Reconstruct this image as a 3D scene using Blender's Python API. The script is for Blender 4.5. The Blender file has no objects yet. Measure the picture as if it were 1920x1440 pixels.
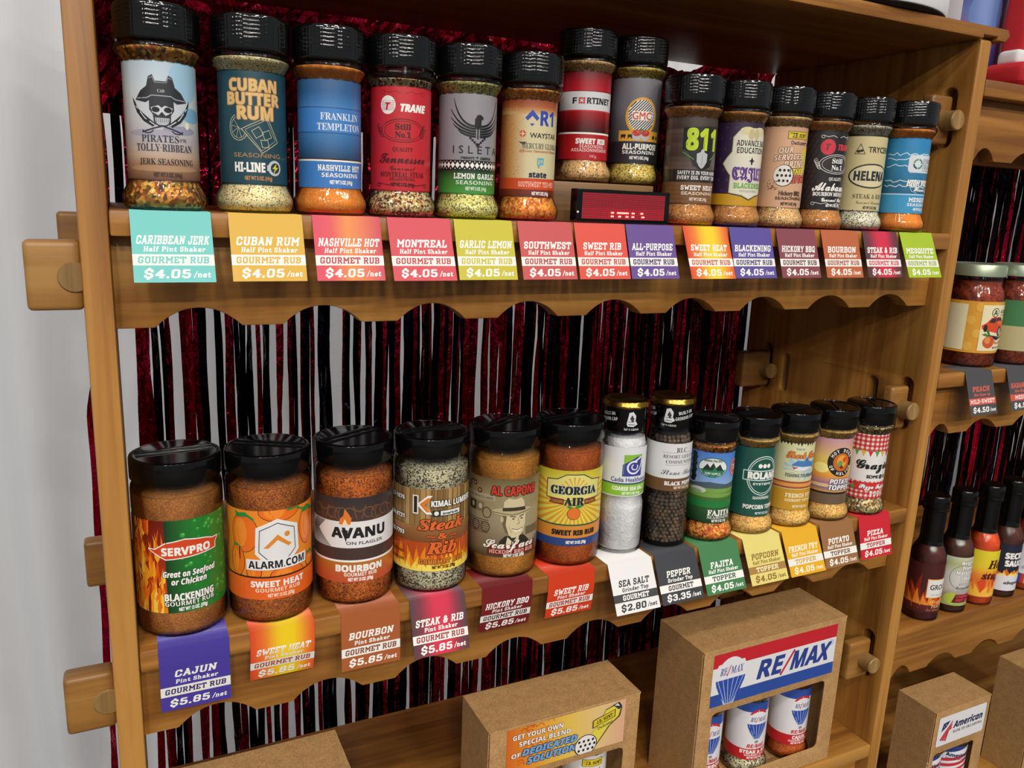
import bpy, bmesh, math, random
from math import pi, sin, cos, radians as rad
from mathutils import Vector
random.seed(7)
SC = bpy.context.scene
COL = SC.collection

# ---------------------------------------------------------------- camera, world, lights
W, ZL, ZB = 0.8394, -0.3244, -0.6485          # bay width, lower shelf, bottom shelf (upper shelf is z = 0)
T = 0.0182                                     # upright thickness
X2 = W + T                                     # left end of the right bay
R1, R2, R3, R4 = 0.1645, -0.1610, -0.4915, -0.8185   # boards of the right bay
FLOOR = -1.42
cd = bpy.data.cameras.new('camera')
cd.sensor_fit = 'HORIZONTAL'; cd.sensor_width = 36.0; cd.lens = 36.0 * 1506.4 / 1920.0
cd.clip_start = 0.01; cd.clip_end = 60
cam = bpy.data.objects.new('camera', cd); COL.objects.link(cam)
cam.location = (0.00332554, -0.60366623, 0.01447485)
cam.rotation_euler = (rad(77.3043157), rad(-2.21718673), rad(-25.85647246))
SC.camera = cam
w = bpy.data.worlds.new('world'); SC.world = w; w.use_nodes = True
bgn = w.node_tree.nodes['Background']
bgn.inputs[0].default_value = (0.93, 0.96, 1.0, 1); bgn.inputs[1].default_value = 0.22
SC.view_settings.view_transform = 'Standard'; SC.view_settings.look = 'None'
SC.view_settings.exposure = 0.0; SC.view_settings.gamma = 1.0
SC.view_settings.use_curve_mapping = False

def area(name, loc, sx, sy, power, col=(1, 0.95, 0.88), rot=(0, 0, 0)):
    l = bpy.data.lights.new(name, 'AREA'); l.shape = 'RECTANGLE'; l.size = sx; l.size_y = sy
    l.energy = power; l.color = col
    o = bpy.data.objects.new(name, l); COL.objects.link(o); o.location = loc; o.rotation_euler = rot
    return o
for y, p in ((-4.6, 54), (-3.3, 31), (-1.9, 15)):
    for x in (-1.9, -0.65, 0.6, 1.85):
        area('hall_ceiling_lamp', (x + 0.2 * (y + 2), y, 2.1), 0.30, 0.20, p)
for x in (-1.4, 0.0, 1.4): area('hall_ceiling_lamp', (x, 1.45, 2.1), 0.5, 0.3, 38)

# ---------------------------------------------------------------- colour, materials
def s2l(c):
    return c / 12.92 if c <= 0.04045 else ((c + 0.055) / 1.055) ** 2.4
_hc = {}
def H(h):
    if not isinstance(h, str): return h
    if h not in _hc: _hc[h] = tuple(s2l(int(h[i:i + 2], 16) / 255) for i in (0, 2, 4)) + (1.0,)
    return _hc[h]

def newmat(name):
    m = bpy.data.materials.new(name); m.use_nodes = True
    nt = m.node_tree; nt.nodes.clear()
    o = nt.nodes.new('ShaderNodeOutputMaterial'); p = nt.nodes.new('ShaderNodeBsdfPrincipled')
    nt.links.new(p.outputs[0], o.inputs[0])
    return m, nt, p
def N(nt, t, **kw):
    n = nt.nodes.new(t)
    for k, v in kw.items(): setattr(n, k, v)
    return n
def ramp(nt, fac, stops, interp='LINEAR'):
    r = N(nt, 'ShaderNodeValToRGB'); r.color_ramp.interpolation = interp
    e = r.color_ramp.elements
    while len(e) < len(stops): e.new(0.5)
    for el, (p, c) in zip(e, stops): el.position = p; el.color = H(c)
    nt.links.new(fac, r.inputs[0]); return r.outputs[0]
def coords(nt, scale=(1, 1, 1)):
    tc = N(nt, 'ShaderNodeTexCoord'); mp = N(nt, 'ShaderNodeMapping')
    mp.inputs['Scale'].default_value = scale
    nt.links.new(tc.outputs['Object'], mp.inputs[0]); return mp.outputs[0]
def noise(nt, vec, scale, detail=3, rough=0.5, dist=0):
    n = N(nt, 'ShaderNodeTexNoise'); n.inputs['Scale'].default_value = scale; n.inputs['Detail'].default_value = detail
    n.inputs['Roughness'].default_value = rough; n.inputs['Distortion'].default_value = dist
    nt.links.new(vec, n.inputs['Vector']); return n.outputs[0]
def bump(nt, p, h, strength, dist):
    b = N(nt, 'ShaderNodeBump'); b.inputs['Strength'].default_value = strength; b.inputs['Distance'].default_value = dist
    nt.links.new(h, b.inputs['Height']); nt.links.new(b.outputs[0], p.inputs['Normal'])
def plain(name, c, rough=0.5, metal=0.0, coat=0.0, spec=0.5, b=None):
    m, nt, p = newmat(name)
    p.inputs['Base Color'].default_value = H(c); p.inputs['Roughness'].default_value = rough
    p.inputs['Metallic'].default_value = metal; p.inputs['Coat Weight'].default_value = coat
    p.inputs['Specular IOR Level'].default_value = spec; p.inputs['Coat Roughness'].default_value = 0.08
    if b: bump(nt, p, noise(nt, coords(nt), b[0], 4), b[1], b[2])
    return m
def wood(name, axis, dark='7c4c1c', mid='a06a2c', light='b8843f'):
    m, nt, p = newmat(name)
    sc = [46, 46, 46]; sc['xyz'.index(axis)] = 2.2
    v = coords(nt, sc)
    n1 = noise(nt, v, 1.0, 5, 0.6, 0.9)
    sb = [7, 7, 7]; sb['xyz'.index(axis)] = 0.9
    n2 = noise(nt, coords(nt, sb), 1.0, 2, 0.5, 1.2)
    mx = N(nt, 'ShaderNodeMath', operation='MULTIPLY_ADD'); mx.inputs[1].default_value = 0.5
    nt.links.new(n2, mx.inputs[0])
    m2 = N(nt, 'ShaderNodeMath', operation='MULTIPLY'); m2.inputs[1].default_value = 0.5
    nt.links.new(n1, m2.inputs[0]); nt.links.new(m2.outputs[0], mx.inputs[2])
    c = ramp(nt, mx.outputs[0], [(0.40, dark), (0.5, mid), (0.60, light)])
    nt.links.new(c, p.inputs['Base Color'])
    p.inputs['Roughness'].default_value = 0.42; p.inputs['Coat Weight'].default_value = 0.06; p.inputs['Coat Roughness'].default_value = 0.35
    bump(nt, p, n1, 0.25, 0.0012)
    return m
M = {}
for a in 'xyz': M['wood' + a] = wood('wood_grain_' + a, a)
M['woodend'] = wood('wood_peg', 'y', '7a5c34', '9c7a48', 'ac8c58')
M['tenon'] = wood('wood_tenon', 'x', '7d5528', '96692f', 'a87c42')
M['black'] = plain('black_plastic', '070708', 0.12)
M['capfilm'] = plain('film_wrapped_black_cap', '08090a', 0.10, coat=0.5)
M['gold'] = plain('gold_lid', 'b08a3c', 0.25, 1.0)
M['paleLid'] = plain('pale_green_lid', 'aab59a', 0.35, 0.6)
def clear(name, tint=(1, 1, 1, 1), bs=0.5, ns=300, f0=0.05):
    m = bpy.data.materials.new(name); m.use_nodes = True; nt = m.node_tree; nt.nodes.clear()
    o = N(nt, 'ShaderNodeOutputMaterial'); mix = N(nt, 'ShaderNodeMixShader'); t = N(nt, 'ShaderNodeBsdfTransparent'); g = N(nt, 'ShaderNodeBsdfGlossy')
    t.inputs[0].default_value = tint; g.inputs['Roughness'].default_value = 0.06
    b = N(nt, 'ShaderNodeBump'); b.inputs['Strength'].default_value = bs; b.inputs['Distance'].default_value = 0.001
    nt.links.new(noise(nt, coords(nt, (1, 1, 1.6)), ns, 2), b.inputs['Height'])
    fr = N(nt, 'ShaderNodeFresnel'); fr.inputs[0].default_value = 1.5
    nt.links.new(b.outputs[0], g.inputs['Normal']); nt.links.new(b.outputs[0], fr.inputs['Normal'])
    nt.links.new(fr.outputs[0], mix.inputs[0]); nt.links.new(t.outputs[0], mix.inputs[1]); nt.links.new(g.outputs[0], mix.inputs[2])
    nt.links.new(mix.outputs[0], o.inputs[0]); return m
M['clear'] = clear('clear_plastic', bs=0.12, ns=200)
M['glass'] = clear('clear_glass', bs=0.4, ns=140)
def season(name, cols, scale=1100, bs=0.3):
    m, nt, p = newmat(name)
    v = coords(nt)
    vo = N(nt, 'ShaderNodeTexVoronoi'); vo.inputs['Scale'].default_value = scale
    nt.links.new(v, vo.inputs['Vector'])
    sp = N(nt, 'ShaderNodeSeparateColor'); nt.links.new(vo.outputs['Color'], sp.inputs[0])
    k = len(cols); c = ramp(nt, sp.outputs[0], [(i / k, x) for i, x in enumerate([tuple(min(.95, q * 1.95) for q in H(y)[:3]) + (1.0,) for y in cols])], 'CONSTANT')
    n = noise(nt, v, 90, 2)
    mixn = N(nt, 'ShaderNodeMix', data_type='RGBA', blend_type='MULTIPLY'); mixn.inputs[0].default_value = 0.3
    nt.links.new(c, mixn.inputs[6]); nt.links.new(ramp(nt, n, [(0.3, 'b8b8b8'), (0.7, 'ffffff')]), mixn.inputs[7])
    nt.links.new(mixn.outputs[2], p.inputs['Base Color']); p.inputs['Roughness'].default_value = 0.75
    bump(nt, p, vo.outputs['Distance'], bs, 0.0008)
    return m
def printed(name, rough, coat, glow=0):
    m, nt, p = newmat(name)
    a = N(nt, 'ShaderNodeAttribute', attribute_name='ink'); nt.links.new(a.outputs[0], p.inputs['Base Color'])
    p.inputs['Roughness'].default_value = rough; p.inputs['Coat Weight'].default_value = coat; p.inputs['Coat Roughness'].default_value = 0.1
    if glow: nt.links.new(a.outputs[0], p.inputs['Emission Color']); p.inputs['Emission Strength'].default_value = glow
    return m
M['leds'] = printed('led_matrix', 0.35, 0.4, 0.8)
M['label'] = printed('printed_film_label', 0.4, 0.35)
M['card'] = printed('printed_card', 0.5, 0.05)
M['kraft'] = season('kraft_board', ['86653e', '8c6b42', '80603a', '907047'], 900, 0.1)
def foil():
    m, nt, p = newmat('metallic_foil')
    a = N(nt, 'ShaderNodeAttribute', attribute_name='ink'); nt.links.new(a.outputs[0], p.inputs['Base Color'])
    p.inputs['Metallic'].default_value = 1.0; p.inputs['Roughness'].default_value = 0.16
    v = coords(nt, (1, 1, 0.55))
    bump(nt, p, noise(nt, v, 75, 3, 0.55, 0.8), 0.8, 0.006)
    return m
M['foil'] = foil()
def drape():
    m, nt, p = newmat('white_drape_fabric')
    v = coords(nt, (1, 1, 1))
    n = noise(nt, coords(nt, (60, 60, 380)), 4, 2); n2 = noise(nt, coords(nt, (380, 380, 60)), 4, 2)
    ad = N(nt, 'ShaderNodeMath', operation='ADD'); nt.links.new(n, ad.inputs[0]); nt.links.new(n2, ad.inputs[1])
    p.inputs['Base Color'].default_value = H('dde0e4'); p.inputs['Roughness'].default_value = 0.85
    p.inputs['Sheen Weight'].default_value = 0.2
    bump(nt, p, ad.outputs[0], 0.25, 0.0012)
    tr = N(nt, 'ShaderNodeBsdfTranslucent'); tr.inputs[0].default_value = H('e4e6ea'); mx = N(nt, 'ShaderNodeMixShader'); mx.inputs[0].default_value = 0.5
    nt.links.new(p.outputs[0], mx.inputs[1]); nt.links.new(tr.outputs[0], mx.inputs[2]); nt.links.new(mx.outputs[0], nt.nodes['Material Output'].inputs[0])
    return m
M['drape'] = drape()

# ---------------------------------------------------------------- objects
def tag(o, label, cat, group=None):
    o['label'] = label; o['category'] = cat
    if group: o['group'] = group
    return o
def thing(name, label, cat, loc, group=None, rz=0):
    o = bpy.data.objects.new(name, None); COL.objects.link(o); o.empty_display_size = 0.01
    o.location = loc; o.rotation_euler = (0, 0, rz); return tag(o, label, cat, group)
def link(name, me, mat, parent=None, smooth=False, loc=None):
    o = bpy.data.objects.new(name, me); COL.objects.link(o)
    if mat: me.materials.append(mat)
    if parent: o.parent = parent
    if loc: o.location = loc
    if smooth:
        me.polygons.foreach_set('use_smooth', [True] * len(me.polygons))
    me.update(); return o
def from_bm(name, bm, mat, parent=None, smooth=False, loc=None):
    me = bpy.data.meshes.new(name); bm.to_mesh(me); bm.free(); return link(name, me, mat, parent, smooth, loc)
def autosmooth(o, ang=35):
    me = o.data; bm = bmesh.new(); bm.from_mesh(me)
    for e in bm.edges: e.smooth = not (len(e.link_faces) == 2 and e.calc_face_angle(0) > rad(ang))
    for f in bm.faces: f.smooth = True
    bm.to_mesh(me); bm.free()
_lm = {}
def lathe_me(key, prof, n=56, ribs=None):
    """prof: list of (radius, z) in mm, from the bottom up"""
    if key in _lm: return _lm[key]
    bm = bmesh.new(); rings = []
    for j, (r, z) in enumerate(prof):
        if r < 1e-6: rings.append([bm.verts.new((0, 0, z / 1000))]); continue
        ring = []
        for i in range(n):
            rr = r
            a = 2 * pi * i / n
            if ribs: rr = r + ribs(a, z)
            ring.append(bm.verts.new((rr * cos(a) / 1000, rr * sin(a) / 1000, z / 1000)))
        rings.append(ring)
    for a, b in zip(rings, rings[1:]):
        if len(a) == 1 and len(b) == 1: continue
        for i in range(n):
            k = (i + 1) % n
            if len(a) == 1: bm.faces.new((a[0], b[k], b[i]))
            elif len(b) == 1: bm.faces.new((a[i], a[k], b[0]))
            else: bm.faces.new((a[i], a[k], b[k], b[i]))
    bmesh.ops.recalc_face_normals(bm, faces=bm.faces)
    for e in bm.edges: e.smooth = not (len(e.link_faces) == 2 and e.calc_face_angle(0) > rad(38))
    for f in bm.faces: f.smooth = True
    me = bpy.data.meshes.new(key); bm.to_mesh(me); bm.free(); _lm[key] = me; return me
def lathe(name, key, prof, mat, parent=None, n=56, ribs=None, loc=None, rz=0):
    me = lathe_me(key, prof, n, ribs)
    if not me.materials: me.materials.append(None)
    o = bpy.data.objects.new(name, me); COL.objects.link(o)
    o.material_slots[0].link = 'OBJECT'; o.material_slots[0].material = mat
    if parent: o.parent = parent
    if loc: o.location = loc
    o.rotation_euler = (0, 0, rz); return o
def slab(name, outlines, thick, mat, parent=None, plane='xz', at=0.0, bev=0.0015):
    """a board: closed outlines (first outer, then holes) in a plane, extruded by thick from `at`, edges rounded"""
    c = bpy.data.curves.new(name, 'CURVE'); c.dimensions = '2D'; c.fill_mode = 'BOTH'
    for pts in outlines:
        sp = c.splines.new('POLY'); sp.points.add(len(pts) - 1); sp.use_cyclic_u = True
        for q, (a, b) in zip(sp.points, pts): q.co = (a, b, 0, 1)
    c.extrude = thick / 2 - bev; c.bevel_depth = bev; c.bevel_resolution = 1; c.offset = -bev
    t = bpy.data.objects.new('t', c); COL.objects.link(t)
    me = bpy.data.meshes.new_from_object(t); bpy.data.objects.remove(t); bpy.data.curves.remove(c)
    mid = at + thick / 2
    for v in me.vertices:
        a, b, d = v.co
        v.co = {'xz': (a, mid + d, b), 'yz': (mid + d, a, b), 'xy': (a, b, mid + d)}[plane]
    bm = bmesh.new(); bm.from_mesh(me); bmesh.ops.remove_doubles(bm, verts=bm.verts, dist=1e-6)
    bmesh.ops.recalc_face_normals(bm, faces=bm.faces); bm.to_mesh(me); bm.free(); me.name = name
    o = link(name, me, mat, parent); autosmooth(o, 30); return o
def rect(x0, z0, x1, z1): return [(x0, z0), (x1, z0), (x1, z1), (x0, z1)]
def rrect(x0, z0, x1, z1, r, k=5):
    out = []
    for cx, cz, a0 in ((x1 - r, z0 + r, -90), (x1 - r, z1 - r, 0), (x0 + r, z1 - r, 90), (x0 + r, z0 + r, 180)):
        for i in range(k + 1):
            a = rad(a0 + 90 * i / k); out.append((cx + r * cos(a), cz + r * sin(a)))
    return out
def box_bm(bm, lo, hi):
    v = [bm.verts.new((x, y, z)) for x in (lo[0], hi[0]) for y in (lo[1], hi[1]) for z in (lo[2], hi[2])]
    for f in ((0, 1, 3, 2), (4, 6, 7, 5), (0, 4, 5, 1), (2, 3, 7, 6), (0, 2, 6, 4), (1, 5, 7, 3)): bm.faces.new([v[i] for i in f])
def rbox(name, lo, hi, mat, parent=None, bev=0.002, seg=2):
    bm = bmesh.new(); box_bm(bm, lo, hi); bmesh.ops.recalc_face_normals(bm, faces=bm.faces)
    bmesh.ops.bevel(bm, geom=list(bm.edges), offset=bev, segments=seg, affect='EDGES', profile=0.6)
    o = from_bm(name, bm, mat, parent); autosmooth(o, 40); return o

# ---------------------------------------------------------------- printed graphics
MAP = {'S': (0x1D5D4, 0x1D5EE, 0x1D7EC), 'I': (0x1D63C, 0x1D656, 0x1D7EC), 'b': (0x1D400, 0x1D41A, 0x1D7CE), 'i': (0x1D468, 0x1D482, 0x1D7CE),
       'r': (0x1D4D0, 0x1D4EA, 0x1D7CE), 'f': (0x1D56C, 0x1D586, 0x1D7CE), 'm': (0x1D670, 0x1D68A, 0x1D7F6)}
_tc, _ts = {}, []
def text_polys(s, f):
    if (s, f) in _tc: return _tc[(s, f)]
    if f in MAP:
        U, L, D = MAP[f]
        q = ''.join(chr(U + ord(c) - 65) if 'A' <= c <= 'Z' else chr(L + ord(c) - 97) if 'a' <= c <= 'z' else chr(D + ord(c) - 48) if c.isdigit() else c for c in s)
    else: q = s
    if not _ts:
        sc2 = bpy.data.scenes.new('type_setting'); c = bpy.data.curves.new('t', 'FONT'); c.size = 1; c.fill_mode = 'FRONT'; c.resolution_u = 2
        o = bpy.data.objects.new('t', c); sc2.collection.objects.link(o); _ts.extend([sc2, c, o])
    sc2, c, o = _ts; c.body = q; c.space_character = 0.93 if f == 'm' else 1.0
    vl = sc2.view_layers[0]; vl.update(); ev = o.evaluated_get(vl.depsgraph); me = ev.to_mesh()
    P = [[(me.vertices[i].co.x, me.vertices[i].co.y) for i in p.vertices] for p in me.polygons]
    ev.to_mesh_clear()
    if not P: P = [[(0, 0), (0.1, 0), (0.1, 0.1)]]
    xs = [x for p in P for x, y in p]; ys = [y for p in P for x, y in p]
    cap = 0.72 if f in ('r', 'f') else 0.70
    r = (P, min(xs), max(xs), cap); _tc[(s, f)] = r; return r
def clip(poly, ax, val, sgn):
    out = []; n = len(poly)
    for i in range(n):
        a, b = poly[i], poly[(i + 1) % n]; da, db = (a[ax] - val) * sgn, (b[ax] - val) * sgn
        if da >= 0: out.append(a)
        if (da > 0 > db) or (da < 0 < db):
            t = da / (da - db); out.append((a[0] + (b[0] - a[0]) * t, a[1] + (b[1] - a[1]) * t))
    return out
def lerp_stops(st, t):
    if t <= st[0][0]: return H(st[0][1])
    for (a, ca), (b, cb) in zip(st, st[1:]):
        if t <= b:
            k = (t - a) / max(1e-9, b - a); A, B = H(ca), H(cb); return tuple(A[i] + (B[i] - A[i]) * k for i in range(4))
    return H(st[-1][1])
# heavy slab lettering for the cards: strokes on a 10-high grid, "w|polylines", serifs as x,y,half-length
SLAB = {}
for ln in """A 8|1.4,1 4,9;4,9 6.6,1;2.4,3.3 5.6,3.3|1.4,.8,1.3 6.6,.8,1.3 3.6,9.2,1.2
B 8|2,1 2,9;.6,9 5.3,9 6.3,8 6.3,6.2 5.5,5.1;2,5.1 5.5,5.1 6.5,4 6.5,2 5.5,1 .6,1|
C 8|6.4,6.6 6.4,8 5.4,9 2.6,9 1.6,8 1.6,2 2.6,1 5.4,1 6.4,2 6.4,3.4|
D 8|2,1 2,9;.6,9 5.2,9 6.4,7.8 6.4,2.2 5.2,1 .6,1|
E 7.6|2,1 2,9;.6,9 6.3,9 6.3,7;2,5 4.8,5;.6,1 6.3,1 6.3,3|
F 7.4|2,1 2,9;.6,9 6.3,9 6.3,6.8;2,4.8 4.8,4.8|2.2,.8,1.7
G 8.2|6.4,6.8 6.4,8 5.4,9 2.6,9 1.6,8 1.6,2 2.6,1 5.4,1 6.4,2 6.4,4.4 4.4,4.4|
H 8.6|2,1 2,9;6.6,1 6.6,9;2,5 6.6,5|2,.8,1.5 6.6,.8,1.5 2,9.2,1.5 6.6,9.2,1.5
I 4.4|2.2,1 2.2,9|2.2,.8,1.8 2.2,9.2,1.8
J 7|5,9 5,2 4,1 2.2,1 1.3,2 1.3,3.6|4.6,9.2,1.9
K 8.4|2,1 2,9;2.4,4.4 6,9;3.6,5.6 6.6,1|2,.8,1.5 2,9.2,1.5 6.2,9.2,1.4 6.8,.8,1.3
L 7.2|2,1 2,9;.6,1 6.2,1 6.2,3.4|2.1,9.2,1.6
M 10.4|2,1 2,9;8.4,1 8.4,9;2,9 5.2,4.2 8.4,9|2,.8,1.5 8.4,.8,1.5 1.5,9.2,1.2 8.9,9.2,1.2
N 8.8|2,1 2,9;6.8,1 6.8,9;2,9 6.8,1|2,.8,1.5 1.5,9.2,1.2 6.8,9.2,1.5
O 8|2.6,9 5.4,9 6.4,8 6.4,2 5.4,1 2.6,1 1.6,2 1.6,8 2.6,9|
P 7.8|2,1 2,9;.6,9 5.3,9 6.3,8 6.3,5.6 5.3,4.6 2,4.6|2.2,.8,1.7
Q 8|2.6,9 5.4,9 6.4,8 6.4,2 5.4,1 2.6,1 1.6,2 1.6,8 2.6,9;4.2,3 7,-.2|
R 8.4|2,1 2,9;.6,9 5.3,9 6.3,8 6.3,5.8 5.3,4.8 2,4.8;4.6,4.8 6.3,1|2,.8,1.5 6.7,.8,1.3
S 7.6|6,6.8 6,8 5,9 2.6,9 1.6,8 1.6,6.4 2.6,5.4 5,4.6 6,3.6 6,2 5,1 2.6,1 1.6,2 1.6,3.2|
T 8|.9,6.8 .9,9 7.1,9 7.1,6.8;4,9 4,1|4,.8,1.7
U 8.4|1.9,9 1.9,2 2.9,1 5.5,1 6.5,2 6.5,9|1.9,9.2,1.5 6.5,9.2,1.5
V 8.4|1.6,9 4.2,1 6.8,9|1.6,9.2,1.4 6.8,9.2,1.4
W 11|1.6,9 3.4,1 5.5,7 7.6,1 9.4,9|1.6,9.2,1.4 9.4,9.2,1.4
X 8.4|1.6,1 6.8,9;1.6,9 6.8,1|1.6,.8,1.3 6.8,.8,1.3 1.6,9.2,1.3 6.8,9.2,1.3
Y 8.2|1.4,9 4.1,5 6.8,9;4.1,5 4.1,1|1.4,9.2,1.3 6.8,9.2,1.3 4.1,.8,1.7
Z 7.6|1.2,7 1.2,9 6.2,9 1.4,1 6.4,1 6.4,3|
0 7.4|2.5,9 4.9,9 5.9,8 5.9,2 4.9,1 2.5,1 1.5,2 1.5,8 2.5,9|
1 5|1,7.6 2.6,9 2.6,1|2.6,.8,1.9
2 7.4|1.5,6.8 1.5,8 2.5,9 4.9,9 5.9,8 5.9,6.2 1.6,1 6,1 6,2.6|
3 7.4|1.4,7.4 1.4,8 2.4,9 4.9,9 5.8,8 5.8,6 4.9,5.2 3,5.2;4.9,5.2 5.9,4.2 5.9,2 4.9,1 2.4,1 1.4,2 1.4,2.8|
4 7.6|4.9,1 4.9,9 1.2,3.4 7,3.4|4.9,.8,1.6
5 7.4|5.7,9 1.7,9 1.7,5.4 4.9,5.6 5.9,4.6 5.9,2 4.9,1 2.5,1 1.5,2 1.5,2.8|
6 7.4|5.8,7.6 4.9,9 2.5,9 1.5,8 1.5,2 2.5,1 4.9,1 5.9,2 5.9,4.2 4.9,5.2 1.6,5.2|
8 7.4|2.5,9 4.9,9 5.8,8 5.8,6 4.9,5.2 2.5,5.2 1.6,6 1.6,8 2.5,9;2.5,5.2 1.5,4.2 1.5,2 2.5,1 4.9,1 5.9,2 5.9,4.2 4.9,5.2|
$ 7.6|6,6.8 6,8 5,9 2.6,9 1.6,8 1.6,6.4 2.6,5.4 5,4.6 6,3.6 6,2 5,1 2.6,1 1.6,2 1.6,3.2;3.8,-1 3.8,.8;3.8,9.2 3.8,11|
. 3|1.5,.4 1.5,1.8|
/ 5|.6,-.2 4.4,10.2|
- 5|.9,5 4.1,5|
& 9|6.8,1 2.2,6.8 2.2,8 3.2,9 4.4,9 5.4,8 5.4,6.8 1.6,3.8 1.6,2 2.6,1 4.8,1 7,4.2|7,4.6,1.2
' 2.6|1.3,7.4 1.3,9.4|
a 7|1.6,5.8 4.4,6 5.2,5.2 5.2,1 6.4,1;5.2,3.8 2.2,3.6 1.4,2.8 1.4,1.8 2.2,1 4.2,1 5.2,2|
d 7.4|5.2,1 5.2,9.6;5.2,6 2.4,6 1.5,5 1.5,2 2.4,1 6.4,1|4.6,9.4,1.4
e 7|1.5,3.6 5.4,3.6 5.4,5.1 4.6,6 2.3,6 1.5,5 1.5,2 2.3,1 4.8,1 5.5,1.8|
f 5.4|2.2,1 2.2,8.2 3,9.2 4.6,9.2;.8,6 4.4,6|2.2,.8,1.5
h 8|2,1 2,9.6;2,5.4 3,6 4.8,6 5.8,5 5.8,1|2,.8,1.4 5.8,.8,1.4 1.5,9.4,1.2
i 4.2|2.1,1 2.1,6;2.1,8.2 2.1,9.6|2.1,.8,1.6 1.7,6,1.2
k 8|2,1 2,9.6;2.2,3.4 5.4,6;3.4,4.2 5.8,1|2,.8,1.4 6,.8,1.3 5.4,6,1.3 1.5,9.4,1.2
l 4.2|2.1,1 2.1,9.6|2.1,.8,1.6 1.7,9.4,1.2
n 8|2,1 2,6;2,5.2 3,6 4.8,6 5.8,5 5.8,1|2,.8,1.4 5.8,.8,1.4 1.5,6,1.2
o 7|2.3,6 4.7,6 5.5,5.2 5.5,1.8 4.7,1 2.3,1 1.5,1.8 1.5,5.2 2.3,6|
p 7.6|2,-2 2,6;2,6 5,6 6,5 6,2 5,1 2,1|2,-2.2,1.4 1.5,6,1.2
r 6.2|2,1 2,6;2,4.8 3.2,6 5.2,6 5.2,4.8|2,.8,1.5 1.5,6,1.2
s 6.6|5.2,4.8 5.2,5.4 4.4,6 2.2,6 1.5,5.2 1.5,4.4 4.8,2.8 5.2,2 4.4,1 2.2,1 1.4,1.6 1.4,2.4|
t 5.4|2.2,8 2.2,2 3,1 4.6,1 4.8,2;.8,6 4.4,6|
z 6.6|1.4,6 5.2,6 1.4,1 5.4,1|""".split("\n"):
    k_, s_, e_ = ln.split("|"); SLAB[k_[0]] = (float(k_[2:]), [[tuple(map(float, q.split(","))) for q in pl.split()] for pl in s_.split(";")], [tuple(map(float, q.split(","))) for q in e_.split()])
def slab_strokes(t, th=2.05, ts=1.6):
    """list of stroke layers, each a list of polygons; total width"""
    x = 0; Ls = []
    def add(i, p):
        while len(Ls) <= i: Ls.append([])
        Ls[i].append(p)
    for ch in t:
        if ch == ' ': x += 4.2; continue
        w_, pls, srf = SLAB[ch]; i = 0
        for pl in pls:
            for (x0, y0), (x1, y1) in zip(pl, pl[1:]):
                d = math.hypot(x1 - x0, y1 - y0); hz = abs(y1 - y0) < .3; h = (1.9 if hz else th) / 2 * (.8 if ch == '/' else 1)
                a, b = -(y1 - y0) / d * h, (x1 - x0) / d * h; ex, ey = (x1 - x0) / d * .42, (y1 - y0) / d * .42
                add(i, [(x + x0 + a - ex, y0 + b - ey), (x + x0 - a - ex, y0 - b - ey), (x + x1 - a + ex, y1 - b + ey), (x + x1 + a + ex, y1 + b + ey)]); i += 1
        for sx, sy, hl in srf:
            add(i, [(x + sx - hl, sy - ts / 2), (x + sx + hl, sy - ts / 2), (x + sx + hl, sy + ts / 2), (x + sx - hl, sy + ts / 2)]); i += 1
        x += w_ + .35
    return Ls, x
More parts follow.
